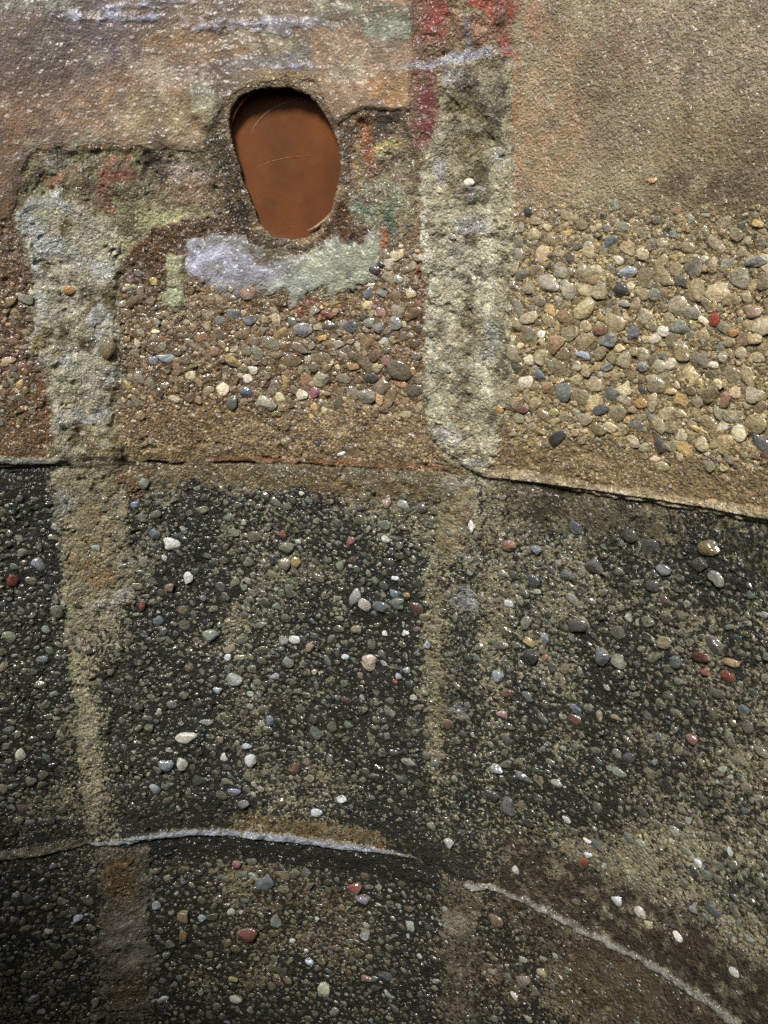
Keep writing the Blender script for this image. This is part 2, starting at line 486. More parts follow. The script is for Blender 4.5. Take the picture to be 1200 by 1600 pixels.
paint(kb*soft(ell(265, 335, 55, 12, -3, 6, 6), 5), (150, 148, 104), .95)
paint(kb*soft(ell(235, 315, 14, 20, 0, 6, 6), 5), (152, 140, 106), .8)
paint(kb*soft(ell(120, 300, 30, 30, 0, 12, 8), 10), (108, 100, 68), .8)
paint(kb*soft(ell(90, 250, 26, 20, 0, 12, 8), 8), (132, 132, 116), .7)
put(WET, soft(ell(290, 272, 44, 18, 14), 8), .9)
# ---- pale wet wash under the pipe, with a bluish sheen painted in
poly_wash = [(288, 402), (340, 372), (395, 370), (425, 392), (470, 388), (530, 382), (560, 384), (598, 350), (600, 400), (584, 440),
             (545, 462), (490, 462), (468, 474), (430, 452), (380, 462), (340, 446), (300, 436)]
d_wash = sdist(poly_wash, 16, 10)
kw = soft(d_wash, 7)
paint(kw*.85, (124, 122, 124)); put(GRT, kw, .12); put(WET, kw, 1.0); put(ROU, kw, .45)
paint(kw*soft(U-455, 40), (136, 138, 118), .8)
paint(kw*soft(ell(540, 425, 60, 34, -14, 12, 8), 16), (148, 152, 128), .8)
paint(kw*soft(ell(360, 415, 70, 20, 8, 12, 8), 12), (150, 152, 176), .8)
paint(kw*soft(ell(470, 440, 40, 20, 8, 12, 8), 12), (150, 160, 148), .7)
paint(soft(ell(420, 390, 36, 22, 0, 5, 4), 6), (88, 76, 50), .95)
paint(soft(ell(498, 484, 40, 15, 6, 6, 10), 5), (122, 64, 32), .95)
paint(soft(ell(530, 470, 50, 6, -12, 4, 7), 4), (150, 122, 74), .7)
poly_drip = [(264, 395), (292, 400), (286, 440), (292, 470), (280, 484), (258, 480), (250, 462), (262, 440)]
kd = soft(sdist(poly_drip, 4, 4), 3)
paint(kd, (138, 136, 104), .95); put(GRT, kd, .2)
paint(soft(ell(276, 442, 14, 28, 0, 5, 6), 5), (142, 150, 112), .6)

# ================= vertical mortar strips, upper ring
poly_sl = [(40, 318), (90, 290), (140, 330), (190, 372), (186, 400), (182, 500), (188, 600), (176, 652), (206, 722), (150, 760), (118, 748),
           (92, 716), (82, 660), (72, 580), (48, 540), (54, 480), (50, 430), (22, 345)]
d_sl = np.where(Z > ZJ1-.028, sdist(poly_sl, 7, 5), -999)
ks = soft(d_sl+8*W4, 7)
paint(ks*soft(V-300, 50), (166, 160, 140)); put(GRT, ks, .4); put(WET, ks, .6)
paint(ks*soft(F3-.05, .4), (152, 152, 122), .7)
paint(ks*soft(-fbm(S, Z, .022, 4, 4)-.25, .25), (92, 80, 46), .8)
paint(ks*soft(9-abs(d_sl-11), 5)*soft(115-U, 10)*soft(560-V, 20), (156, 160, 158), .75)
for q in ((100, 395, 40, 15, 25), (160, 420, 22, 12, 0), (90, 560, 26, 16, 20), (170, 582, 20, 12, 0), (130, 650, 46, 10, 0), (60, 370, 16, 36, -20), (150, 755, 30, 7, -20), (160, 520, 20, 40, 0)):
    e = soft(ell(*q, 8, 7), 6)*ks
    paint(e, (156, 160, 160), .85); put(WET, e, 1.)  # wet spots with their bluish white highlights put into the colour
paint(ks*soft(ell(75, 545, 26, 30, 0, 8, 6), 8), (124, 110, 66), .8)
paint(ks*soft(ell(170, 545, 18, 26, 0, 8, 6), 8), (114, 98, 54), .8)
paint(ks*soft(ell(150, 690, 50, 28, 0, 8, 6), 10), (112, 98, 62), .85)
paint(ks*soft(ell(150, 735, 46, 18, -8, 8, 6), 8), (122, 110, 78), .85)
paint(ks*soft(V-712, 4)*soft(722-V, 4)*soft(U-100, 10), (50, 40, 24), .8)

poly_sr = [(668, 230), (690, 150), (700, 60), (706, -90), (790, -90), (800, 60), (800, 200), (812, 330), (800, 500), (800, 620), (770, 715), (760, 745),
           (730, 745), (700, 715), (676, 690), (658, 630), (662, 540), (668, 480), (654, 400), (652, 300)]
d_sr = np.where(Z > ZJ1-.012, sdist(poly_sr, 5, 4), -999)
kr = soft(d_sr+8*W4, 7)
paint(kr*soft(V-110, 45), (168, 160, 132)); put(GRT, kr, .45); put(WET, kr, .45)
paint(kr*soft(ell(735, 200, 42, 95, 0, 12, 8), 14), (112, 100, 68), .85)
paint(kr*soft(ell(725, 270, 34, 50, 0, 12, 8), 12), (110, 98, 64), .9)
paint(kr*soft(ell(790, 150, 26, 110, 0, 8, 8), 10), (140, 132, 104), .8)
paint(kr*soft(ell(785, 450, 18, 240, 1, 6, 6), 7), (158, 150, 120), .85)
paint(kr*soft(ell(712, 520, 50, 170, 0, 12, 8), 24), (168, 164, 140), .9)
paint(kr*soft(ell(668, 480, 10, 170, -1.5, 9, 7), 5), (196, 194, 176), .95)
paint(kr*soft(ell(764, 520, 9, 190, 0, 12, 8), 5), (192, 188, 164), .95)
paint(kr*soft(ell(730, 560, 16, 150, 0, 14, 12), 8), (118, 106, 78), .8)
paint(kr*soft(ell(676, 650, 18, 50, -20, 5, 5), 6), (150, 150, 122), .8)
paint(kr*soft(ell(720, 420, 40, 26, 0, 8, 8), 10), (162, 160, 142), .85)
paint(kr*soft(F3-.15, .3)*soft(V-380, 30), (164, 162, 138), .6)
paint(kr*soft(-fbm(S, Z, .016, 4, 4)-.35, .2), (76, 70, 52), .7)
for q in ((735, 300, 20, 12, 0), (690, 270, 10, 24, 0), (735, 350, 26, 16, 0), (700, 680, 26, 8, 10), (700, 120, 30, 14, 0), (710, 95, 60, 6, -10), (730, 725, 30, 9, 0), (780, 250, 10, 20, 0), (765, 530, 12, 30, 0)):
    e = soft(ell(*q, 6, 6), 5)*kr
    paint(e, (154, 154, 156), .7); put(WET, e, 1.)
paint(kr*soft(ell(735, 745, 20, 8, 0), 4), (108, 122, 84), .6)

# ---- red paint and rust runs
kred = soft(sdist([(640, -60), (702, -60), (706, 60), (684, 92), (682, 160), (680, 200), (664, 240), (646, 246), (640, 180), (646, 90)], 5, 5), 5)
paint(kred, (118, 78, 62), .75); put(GRT, kred, .15); put(WET, kred, .7)
paint(kred*soft(60-V, 12)*soft(U-660, 8), (140, 64, 50), .8)
paint(kred*soft(ell(670, 180, 14, 60, 0, 5, 5), 6), (112, 52, 44), .8)
paint(soft(sdist([(736, -60), (824, -60), (816, 20), (800, 40), (800, 78), (782, 80), (778, 50), (770, 30), (740, 14)], 5, 6), 3), (150, 66, 46), .95)
paint(soft(ell(790, 82, 20, 5, 0, 3, 4), 2.5), (164, 66, 50), .9)
paint(soft(ell(755, 50, 22, 24, 0, 4, 4), 6), (148, 108, 82), .9)
paint(soft(ell(712, 50, 18, 28, 0, 4, 4), 6), (140, 104, 76), .8)
paint(soft(ell(806, 150, 5, 70, 1, 4, 4), 4), (160, 92, 58), .6)
paint(soft(ell(810, 290, 5, 40, 1, 4, 4), 4), (168, 84, 48), .8)
paint(soft(ell(838, 30, 12, 40, 1, 6, 6), 8), (158, 104, 80), .5)
paint(soft(ell(655, 420, 6, 100, -2, 5, 5), 5), (112, 62, 34), .7)
paint(soft(ell(652, 560, 5, 80, -2, 5, 5), 5), (110, 66, 38), .5)
e = soft(ell(715, 90, 76, 7, -8, 4, 4), 4); paint(e, (160, 160, 176), .8); put(WET, e, 1.)  # small ledge: bluish highlight painted along it
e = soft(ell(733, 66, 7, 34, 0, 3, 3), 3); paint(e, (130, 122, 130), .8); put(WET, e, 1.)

# ---- glossy ledge along the top joint, its bluish sheen painted into the colour
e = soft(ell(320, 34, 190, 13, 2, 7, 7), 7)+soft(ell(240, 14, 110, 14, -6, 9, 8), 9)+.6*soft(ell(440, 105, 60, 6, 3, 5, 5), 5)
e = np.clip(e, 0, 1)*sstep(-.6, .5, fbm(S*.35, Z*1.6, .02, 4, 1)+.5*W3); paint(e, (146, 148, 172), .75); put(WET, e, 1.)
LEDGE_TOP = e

# ================= middle ring
mm = np.where(mid, 1., 0.)
paint(mm*soft(-dJ1*-1+52, 18)*soft(700-U, 20), (104, 88, 60), .9)
put(ALG, mm*soft(dJ1+34, 14)*soft(780-U, 20), .2)
put(ALG, mm*soft(U-790, 10)*soft(dJ1+70, 22), .38)
paint(mm*soft(U-785, 8)*soft(dJ1+78, 26), (66, 61, 43), .95)
put(GRT, mm*soft(U-785, 8)*soft(dJ1+78, 26), .55)
put(ALG, mm*soft(U-785, 8)*soft(-80-dJ1, 20), .46)
# black fields
def black(cx, cy, rx, ry, a, val, s=30):
    put(ALG, np.where(mid | low, 1, 0)*soft(ell(cx, cy, rx, ry, a, 70, 30), s*1.6), val)
put(ALG, mm*soft(95-U+30*W2, 16), .62)
black(290, 960, 60, 200, 4, .88); black(270, 1180, 60, 120, 0, .86); black(600, 1010, 90, 150, -10, .84); black(640, 1230, 60, 120, 0, .86)
black(560, 830, 90, 40, 0, .66); black(330, 1260, 110, 30, 0, .88, 14); black(600, 1290, 90, 20, 4, .82, 12); black(40, 1010, 60, 150, 0, .74)
black(420, 920, 70, 60, 0, .52); black(430, 1080, 90, 70, 0, .56); black(540, 1170, 80, 60, 0, .62)
black(830, 1130, 50, 90, 0, .64); black(950, 1090, 120, 40, -20, .60); black(860, 900, 60, 40, 0, .52); black(1110, 1000, 80, 50, 0, .55)
black(880, 1270, 70, 40, 0, .66); black(1000, 1230, 90, 40, -30, .50); black(1120, 1350, 100, 60, -30, .50)
ALG += np.where(mid, .16*F2+.10*F1, 0).astype(np.float32)
paint(mm*soft(F2+.1, .4)*soft(U-780, 20), (104, 97, 74), .6)
paint(mm*soft(FV-.2, .3)*soft(U-780, 20), (118, 106, 80), .5)
paint(mm*soft(FV-.1, .3)*soft(780-U, 20), (92, 86, 62), .6)
# bands of plain fine mortar above the lower joint
kk = mm*soft(44-dJ2, 10)*soft(U-180, 20)*soft(680-U, 30)
paint(kk, (102, 82, 50), .8); put(ALG, kk, .58); put(ALG, kk*soft(U-360, 30)*soft(600-U, 20), .36); put(GRT, kk, .4)
kk = mm*soft(44-dJ2, 10)*soft(180-U, 20)
paint(kk, (80, 70, 48), .7); put(ALG, kk, .56)
kk = mm*soft(105-dJ2, 24)*soft(U-745, 12)
paint(kk, (60, 51, 38), .95); put(ALG, kk, .34); put(GRT, kk, .35)
# strips
poly_sl2 = [(78, 735), (186, 735), (206, 800), (212, 900), (206, 960), (222, 1100), (228, 1250), (236, 1322), (140, 1322), (128, 1200), (112, 1080), (102, 960), (92, 860)]
d_sl2 = np.where((Z <= ZJ1) & (Z > ZJ2), sdist(poly_sl2, 6, 4), -999)
k = soft(d_sl2+10*W4, 12)
paint(k, (142, 132, 106)); put(ALG, k, .47); put(GRT, k, .45); put(WET, k, .45)
put(ALG, k*soft(ell(150, 860, 60, 110, 0, 14, 8), 24), .16)
paint(k*soft(ell(150, 850, 50, 100, 0, 14, 8), 24), (130, 114, 82), .8)
paint(k*soft(ell(155, 890, 26, 26, 0, 8, 8), 10), (138, 108, 60), .6)
put(ALG, k*soft(14-abs(d_sl2-14), 7)*soft(180-U, 8), .2)
put(ALG, k*soft(V-1030, 30)*soft(U-(150+(V-1000)*.12), 8), .64)
put(ALG, k*soft(ell(150, 1290, 40, 30, 0, 8, 8), 10), .45)
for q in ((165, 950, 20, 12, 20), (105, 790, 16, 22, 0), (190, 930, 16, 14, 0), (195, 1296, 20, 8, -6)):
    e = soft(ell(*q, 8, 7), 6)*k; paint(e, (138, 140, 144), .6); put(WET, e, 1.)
poly_sr2 = [(686, 752), (780, 752), (786, 900), (786, 1100), (780, 1300), (770, 1390), (690, 1390), (690, 1200), (686, 1050), (668, 900), (684, 820)]
d_sr2 = np.where((Z <= ZJ1) & (Z > ZJ2), sdist(poly_sr2, 5, 4), -999)
k = soft(d_sr2+10*W4, 12)
paint(k, (150, 142, 114)); put(ALG, k, .49); put(GRT, k, .45); put(WET, k, .45)
put(ALG, k*soft(ell(712, 820, 32, 70, 0, 10, 6), 10), .02)
paint(k*soft(ell(712, 815, 32, 76, 0, 10, 6), 10), (134, 118, 84), .9)
put(ALG, k*soft(ell(728, 1080, 24, 260, 0, 14, 12), 12), .53)
paint(k*soft(ell(728, 1080, 24, 260, 0, 8, 6), 8), (94, 88, 74), .8)
put(ALG, k*soft(V-1100, 60)*.8, .56)
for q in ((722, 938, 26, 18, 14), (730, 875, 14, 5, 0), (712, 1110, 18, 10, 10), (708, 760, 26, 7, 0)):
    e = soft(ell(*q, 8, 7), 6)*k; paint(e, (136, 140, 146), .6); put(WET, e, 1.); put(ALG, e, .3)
# halo of tan specks beside the strips
put(ALG, mm*soft(ell(676, 1030, 15, 260, 0, 8, 5), 7), .36); put(ALG, mm*soft(ell(776, 900, 22, 190, 0, 8, 5), 8), .38)
paint(mm*soft(ell(690, 1010, 20, 270, 0, 8, 5), 9), (122, 110, 82), .6); paint(mm*soft(ell(772, 900, 24, 190, 0, 8, 5), 9), (122, 112, 86), .6)
# rust by the first joint
paint(soft(ell(205, 755, 26, 26, 0, 10, 8), 8)*mm, (122, 84, 44), .7)
paint(soft(ell(520, 757, 130, 12, 3, 10, 6), 8)*mm, (112, 88, 54), .8)
put(ALG, soft(ell(520, 757, 150, 14, 3, 10, 6), 8)*mm, .1)

# ================= lower ring
lw = np.where(low, 1., 0.)
put(ALG, lw, .56)
kk = lw*soft(dJ2+46, 10)*soft(680-U, 20)*soft(U-230, 10)
paint(kk, (74, 58, 36), .9); put(ALG, kk, .74)
kk = lw*soft(dJ2+80, 40)*soft(U-760, 20)
paint(kk, (68, 58, 42), .9); put(ALG, kk, .36); put(GRT, kk, .35)
paint(lw*soft(ell(960, 1560, 90, 60, 30, 20, 8), 20), (78, 66, 46), .9); put(ALG, lw*soft(ell(960, 1560, 110, 80, 30, 20, 8), 20), .25)
paint(lw*soft(ell(760, 1560, 160, 80, 0, 20, 8), 50), (84, 66, 46), .6)
paint(lw*soft(ell(560, 1400, 140, 30, 0, 20, 8), 16), (92, 76, 46), .7); put(ALG, lw*soft(ell(430, 1390, 190, 36, 4, 20, 8), 16), .5)
black(60, 1430, 100, 60, 0, .68); black(240, 1500, 26, 120, 0, .86, 12); black(320, 1580, 140, 50, 0, .74); black(670, 1420, 40, 60, 0, .74); black(600, 1560, 90, 60, 0, .66)
ALG += np.where(low, .14*F2+.08*F1, 0).astype(np.float32)
poly_sl3 = [(150, 1322), (234, 1322), (238, 1420), (240, 1540), (246, 1680), (250, 1800), (160, 1800), (160, 1600), (150, 1480), (156, 1400)]
d_sl3 = np.where(low, sdist(poly_sl3, 6, 4), -999)
k = soft(d_sl3+10*W4, 12)
paint(k, (92, 84, 72)); put(ALG, k, .34); put(GRT, k, .35); put(WET, k, .55)
paint(k*soft(ell(185, 1370, 26, 40, 0, 8, 6), 9), (96, 74, 40), .9)
paint(k*soft(ell(200, 1545, 30, 22, 0, 8, 6), 9), (82, 72, 44), .8)
paint(k*soft(ell(200, 1460, 34, 44, 0, 8, 6), 12), (112, 106, 98), .7)
put(ALG, k*soft(ell(200, 1460, 34, 50, 0, 8, 6), 12), .18)
poly_sr3 = [(688, 1372), (760, 1388), (752, 1440), (744, 1500), (748, 1600), (750, 1800), (688, 1800), (690, 1600), (686, 1500), (684, 1430)]
d_sr3 = np.where(low, sdist(poly_sr3, 6, 4), -999)
k = soft(d_sr3+10*W4, 12)
paint(k, (92, 82, 64)); put(ALG, k, .40); put(GRT, k, .4); put(WET, k, .5)
paint(k*soft(ell(712, 1440, 26, 20, 0, 8, 6), 8), (128, 122, 104), .8); put(ALG, k*soft(ell(712, 1440, 26, 20, 0, 8, 6), 8), .1)
damp = sstep(.15, .6, fbm(S*1.6, Z*.7, .05, 5, 3))*np.clip(k_sm, 0, 1)
paint(damp*.55, (84, 70, 56)); put(WET, damp, .95)
paint(sstep(.35, .7, fbm(S, Z, .025, 4, 6))*k_sm*.5, (160, 148, 122))
ALG = np.clip(ALG+np.where(up, 0, .05), 0, 1)

HP = [(357, 192), (360, 168), (372, 152), (392, 142), (420, 136), (452, 137), (482, 150), (504, 172), (519, 200), (528, 230), (531, 265),
            (527, 300), (515, 335), (497, 360), (480, 372), (455, 375), (425, 371), (404, 350), (392, 318), (378, 280), (368, 245), (360, 215)]
# ================= relief of the wall (metres, towards the middle of the shaft)
H = (.0035*fbm(S, Z, .16, 3, 1)+.0016*F2*ROU+.0011*F3*ROU+.0007*fbm(S, Z, .006, 3, 2)*ROU)
pock = fbm(S, Z, .012, 3, 6)
H -= .0018*sstep(.5, .8, pock)*ROU*ROU
H -= kb*(.0022+.0034*F3)                                   # broken-out band
H -= .004*soft(ell(240, 268, 24, 28, 0), 8)
H -= .0015*soft(ell(364, 290, 12, 90, -14, 5, 4), 8)      # gouge left of the pipe
H += .004*soft(ell(318, 160, 30, 40, 0), 10)
H -= .003*soft(ell(590, 240, 60, 60, 0), 10)
# rings stand a little proud of one another
ring_step = .0026*sstep(690, 860, U)+.002*sstep(140, 60, U)
H += np.where(up, ring_step*sstep(-10, 90, 170-dJ1*.35), 0)
# smooth fillet hollows beside the joints
H -= .0015*np.exp(-(dJ1/14)**2)+.0015*np.exp(-(dJ2/14)**2)
H += .0018*LEDGE_TOP
# thin open crack in the first joint
crack = np.exp(-((dJ1-4*W1)/1.8)**2)*sstep(-.6,.3,W2)*soft(U-225, 20)*soft(700-U, 20)
H -= .004*crack
paint(soft(crack-.35, .2), (60, 34, 18), .95)
e = np.exp(-((dJ1-7-4*W1)/3.5)**2)*soft(U-330, 20)*soft(700-U, 20); paint(e, (134, 82, 42), .8); put(GRT, e, .1)
H *= .25+.75*sstep(3, 26, -sdist(HP, 1, 1))
H = H.astype(np.float32)

def mask3(): return np.stack([ALG, GRT, WET], -1)
COL = COL*(1+.16*np.clip(PB, -1, 1)[..., None])
COL = np.where(up[..., None], COL, COL*np.array([.94, 1.0, .97])).astype(np.float32)
COL = np.where(up[..., None], COL*np.array([.985, 1.0, .94]), COL).astype(np.float32)
L_ = COL.mean(-1, keepdims=True)
COL = COL*.80+L_*np.array([1.06, 1.0, .86], np.float32)*.20
MSK = mask3()

# ------------------------------------------------------------------ pieces cut from the field
def grid_piece(name, face_mask, Hh, mat, depth=.03, **kw):
    fm = face_mask
    vi = np.zeros(shape, bool)
    vi[:-1, :-1] |= fm; vi[1:, :-1] |= fm; vi[:-1, 1:] |= fm; vi[1:, 1:] |= fm
    idx = -np.ones(shape, np.int64); idx[vi] = np.arange(vi.sum())
    P = wall_point(TH[vi], Z[vi], Hh[vi]); cc = COL[vi]; mk = MSK[vi]
    i, j = np.nonzero(fm)
    F = np.stack([idx[i, j], idx[i, j+1], idx[i+1, j+1], idx[i+1, j]], 1)
    # skirt into the wall
    pad = np.zeros((fm.shape[0]+2, fm.shape[1]+2), bool); pad[1:-1, 1:-1] = fm
    E = []
    a = fm & ~pad[:-2, 1:-1]; i, j = np.nonzero(a); E.append(np.stack([idx[i, j+1], idx[i, j]], 1))
    a = fm & ~pad[2:, 1:-1]; i, j = np.nonzero(a); E.append(np.stack([idx[i+1, j], idx[i+1, j+1]], 1))
    a = fm & ~pad[1:-1, :-2]; i, j = np.nonzero(a); E.append(np.stack([idx[i, j], idx[i+1, j]], 1))
    a = fm & ~pad[1:-1, 2:]; i, j = np.nonzero(a); E.append(np.stack([idx[i+1, j+1], idx[i, j+1]], 1))
    E = np.concatenate(E)
    bv, inv = np.unique(E, return_inverse=True); inv = inv.reshape(E.shape)
    pb = P[bv].copy(); r = np.hypot(pb[:, 0], pb[:, 1]); dd = np.where(near_hole[vi][bv], min(depth, .004), depth); s = (r+dd)/r; pb[:, 0] *= s; pb[:, 1] *= s
    n = len(P)
    Q = np.stack([E[:, 1], E[:, 0], n+inv[:, 0], n+inv[:, 1]], 1)[:, ::-1]
    Q = np.stack([E[:, 0], E[:, 1], n+inv[:, 1], n+inv[:, 0]], 1)
    me = make_mesh(name, np.concatenate([P, pb]), [F, Q], np.concatenate([cc, cc[bv]]), np.concatenate([mk, mk[bv]]))
    return link(name, me, mat, **kw)

def vfaces(vm):   # vertex mask -> faces whose four corners are in
    return vm[:-1, :-1] & vm[1:, :-1] & vm[:-1, 1:] & vm[1:, 1:]

# the round opening for the pipe (photo outline)
hole_pts = HP
d_hole = sdist(hole_pts, 1.2, 1.2)
in_hole = d_hole > 0
# a rounded collar of mortar hugging the opening
H += (.0018*np.exp(-((d_hole+9)/8)**2)).astype(np.float32)

near_hole = (d_hole > -12) & (d_hole < 12)
cols = [(TL, TH1), (TH1, TH2), (TH2, TR)]
rows = [(ZJ1, ZT, 'upper'), (ZJ2, ZJ1, 'middle'), (ZB, ZJ2, 'lower')]
plabels = {
    (0, 0): "brown stained edge panel left of the pale lumpy mortar strip, level with the orange pipe",
    (1, 0): "rust brown concrete panel pierced by the orange pipe, smooth render above and pebbles below",
    (2, 0): "tan sandy panel at upper right, packed with pale pebbles in its lower half",
    (0, 1): "dark pebbled panel at the left edge between the two curved horizontal joints",
    (1, 1): "black stained pebbled panel between the two vertical strips, directly below the rusty crack",
    (2, 1): "olive speckled pebbled panel on the right between the stepped ledge and the slanting ridge",
    (0, 2): "dark panel in the bottom left corner below the faint left end of the ridge",
    (1, 2): "dark brown pebbled panel at bottom centre under the pale arched ridge",
    (2, 2): "blackish brown smooth panel in the bottom right corner below the slanting ridge"}
PANEL = {}
i_th = [np.searchsorted(Sx, t*R-1e-9) for t in (TL, TH1, TH2, TR)]
i_z = {z: np.argmin(abs(Zx-z)) for z in (ZB, ZJ2, ZJ1, ZT)}
holef = vfaces(in_hole) | (in_hole[:-1, :-1])
for ci in range(3):
    for ri, (z0, z1, _) in enumerate(rows):
        fm = np.zeros((NZ-1, NS-1), bool)
        fm[i_z[z0]:(i_z[z1] if ri else NZ-1), i_th[ci]:(i_th[ci+1] if ci < 2 else NS-1)] = True
        fm &= ~holef
        PANEL[(ci, ri)] = grid_piece("concrete_panel", fm, H, M_CON, .05, label=plabels[(ci, ri)], cat="wall panel",
                                     group="precast concrete panels lining the curved wall")

# overlays
def overlay(name, d, thick, edge, mat, rough=.0, cutoff=-2.5, depth=.004, holes=True, **kw):
    """a layer lying on the panels: d = signed distance in photo pixels"""
    prof = thick*np.clip(sstep(0, edge, d), 0, 1)+rough*F3*sstep(0, edge*2, d)
    Hh = (H+np.where(d > 0, prof+.0004, d*.0004)).astype(np.float32)
    fm = vfaces(d > cutoff)
    if holes: fm &= ~holef
    return grid_piece(name, fm, Hh, mat, depth, **kw), Hh

HO = {}
G_STRIP = "rough mortar strips filling the vertical joints"
STRIP = []
for d, th_, rg, lab in (
        (d_sl, .0030, .0024, "pale lumpy mortar strip left of the pipe, ending in a ragged wedge at the joint"),
        (d_sr, .0026, .0022, "whitish mottled mortar strip right of the pipe, red paint at its top"),
        (d_sl2, .0012, .0010, "tan speckled mortar strip on the left between the two curved joints"),
        (d_sr2, .0014, .0010, "tan and black speckled mortar strip right of centre between the two curved joints"),
        (d_sl3, .0014, .0012, "grey brown mortar strip at bottom left under the ridge"),
        (d_sr3, .0014, .0012, "faint brownish mortar strip at bottom centre right, where the ridge breaks")):
    o, hh = overlay("mortar_strip", d, th_, 9, M_MOR, rg, label=lab, cat="mortar joint", group=G_STRIP)
    STRIP.append((o, d)); H = np.where(d > 0, hh, H).astype(np.float32)
pp = PANEL[(1, 0)]
_, hh = overlay("cement_render", d_render, .0011, 14, M_SMO, .0003, parent=pp, label="smooth purplish brown render left of the pipe"); H = np.where(d_render > 0, hh, H)
_, hh = overlay("cement_patch", d_square, .0018, 6, M_SMO, .0003, parent=pp, label="squared tan cement patch right of the pipe"); H = np.where(d_square > 0, hh, H)
_, hh = overlay("cement_wash", d_wash, .0010, 14, M_SMO, .0004, parent=pp, label="wet grey cement smear under the pipe, bluish sheen in its colour"); H = np.where(d_wash > 0, hh, H)
_, hh = overlay("cement_drip", sdist(poly_drip, 4, 4), .0018, 7, M_SMO, .0004, parent=pp, label="small greenish cement drip"); H = H.astype(np.float32)

# ledges and ridges along the horizontal joints
def ridge(name, path, half, thick, col, lab, warp_s=2.0, wet=.9, alg=.0, cat="mortar ridge", mat=None):
    global COL, MSK
    pts = np.array(path, float)
    d2 = np.full(shape, 1e9); wd = np.zeros(shape); top = np.zeros(shape)
    u, v = U+warp_s*.4*W1, V+warp_s*.9*W2+warp_s*.6*W4
    for a in range(len(pts)-1):
        xa, ya, wa = pts[a]; xb, yb, wb = pts[a+1]; dx, dy = xb-xa, yb-ya
        t = np.clip(((u-xa)*dx+(v-ya)*dy)/(dx*dx+dy*dy), 0, 1)
        q = (u-xa-t*dx)**2+(v-ya-t*dy)**2
        better = q < d2
        d2 = np.where(better, q, d2); wd = np.where(better, wa+(wb-wa)*t, wd)
        top = np.where(better, (v-ya-t*dy), top)
    wd = np.maximum(wd*half, .01)
    x = np.sqrt(d2)/np.where(top > 0, wd, wd*1.9)
    prof = np.sqrt(np.clip(1-x*x, 0, 1))
    Hh = H+np.where(x < 1, thick*prof*np.clip(wd/half, .25, 1)*(1+.25*F3+.18*W3), -(x-1)*.001)
    k = sstep(1.0, .45, x)*np.clip(wd/half*1.3, 0, 1)
    c0, m0 = COL.copy(), MSK.copy()
    kk = k[..., None]*.9
    kk = kk*(1-.55*sstep(.1, .5, W3+.5*W4)[..., None])
    COL = (COL*(1-kk)+lin(col)*kk).astype(np.float32)
    MSK = (MSK*(1-k[..., None])+k[..., None]*np.array([alg, .25, wet])).astype(np.float32)
    o = grid_piece(name, vfaces(x < 1.15), Hh.astype(np.float32), mat or M_MOR, .004, label=lab, cat=cat,
                   group="cement ridges and lips along the horizontal joints")
    COL, MSK = c0, m0
    return o

ridge("mortar_ridge", [(142, 1318, .5), (180, 1316, .8), (215, 1310, 1), (250, 1306, 1), (320, 1304, 1.05), (400, 1308, 1.05), (470, 1315, 1), (540, 1324, .95), (600, 1333, .7), (640, 1341, .35), (660, 1346, .1)],
      4.4, .0042, (146, 154, 166), "pale shiny arched cement ridge at lower centre")  # pale cement, with bluish light from above mixed into its colour
ridge("mortar_ridge", [(730, 1386, 1.2), (775, 1392, .7), (800, 1402, .8), (850, 1424, .9), (900, 1450, .9), (950, 1474, 1.05), (1000, 1498, 1.0), (1060, 1536, 1.1), (1110, 1568, 1.1), (1160, 1602, 1.15), (1230, 1650, 1.1)],
      3.8, .004, (132, 134, 126), "slanting pale cement ridge running to the bottom right corner", warp_s=4.0)
ridge("mortar_ridge", [(-160, 1372, .8), (-60, 1350, .8), (20, 1337, .8), (80, 1326, .9), (120, 1318, .8), (146, 1316, .3)],
      7, .005, (92, 90, 72), "faint olive cement ridge at the lower left edge", wet=.7, alg=.3)
ridge("mortar_lip", [(-200, 742, .7), (-60, 728, .8), (10, 722, 1), (60, 722, .9), (100, 722, .6)],
      5, .003, (120, 124, 118), "thin whitish mortar lip at the left edge, beside the wedge of the left strip")
ridge("mortar_lip", [(742, 740, .7), (780, 744, .9), (830, 750, 1), (900, 762, 1), (960, 770, 1), (1040, 784, 1), (1120, 797, 1.1), (1200, 812, 1.1), (1300, 832, 1)],
      7, .003, (176, 162, 132), "tan crusty lip along the stepped ledge at right", warp_s=3.5, wet=.7)

# ------------------------------------------------------------------ pebbles
def ico(level):
    import bmesh
    bm = bmesh.new(); bmesh.ops.create_icosphere(bm, subdivisions=level, radius=1)
    v = np.array([q.co[:] for q in bm.verts]); f = np.array([[q.index for q in p.verts] for p in bm.faces]); bm.free()
    return v, f
ICO = {2: ico(2), 3: ico(3)}
ICO[4] = ico(4)

def samp(arr, s, z):
    j = np.clip(np.searchsorted(Sx, s), 0, NS-1); i = np.clip(np.searchsorted(Zx, z), 0, NZ-1)
    return arr[i, j]

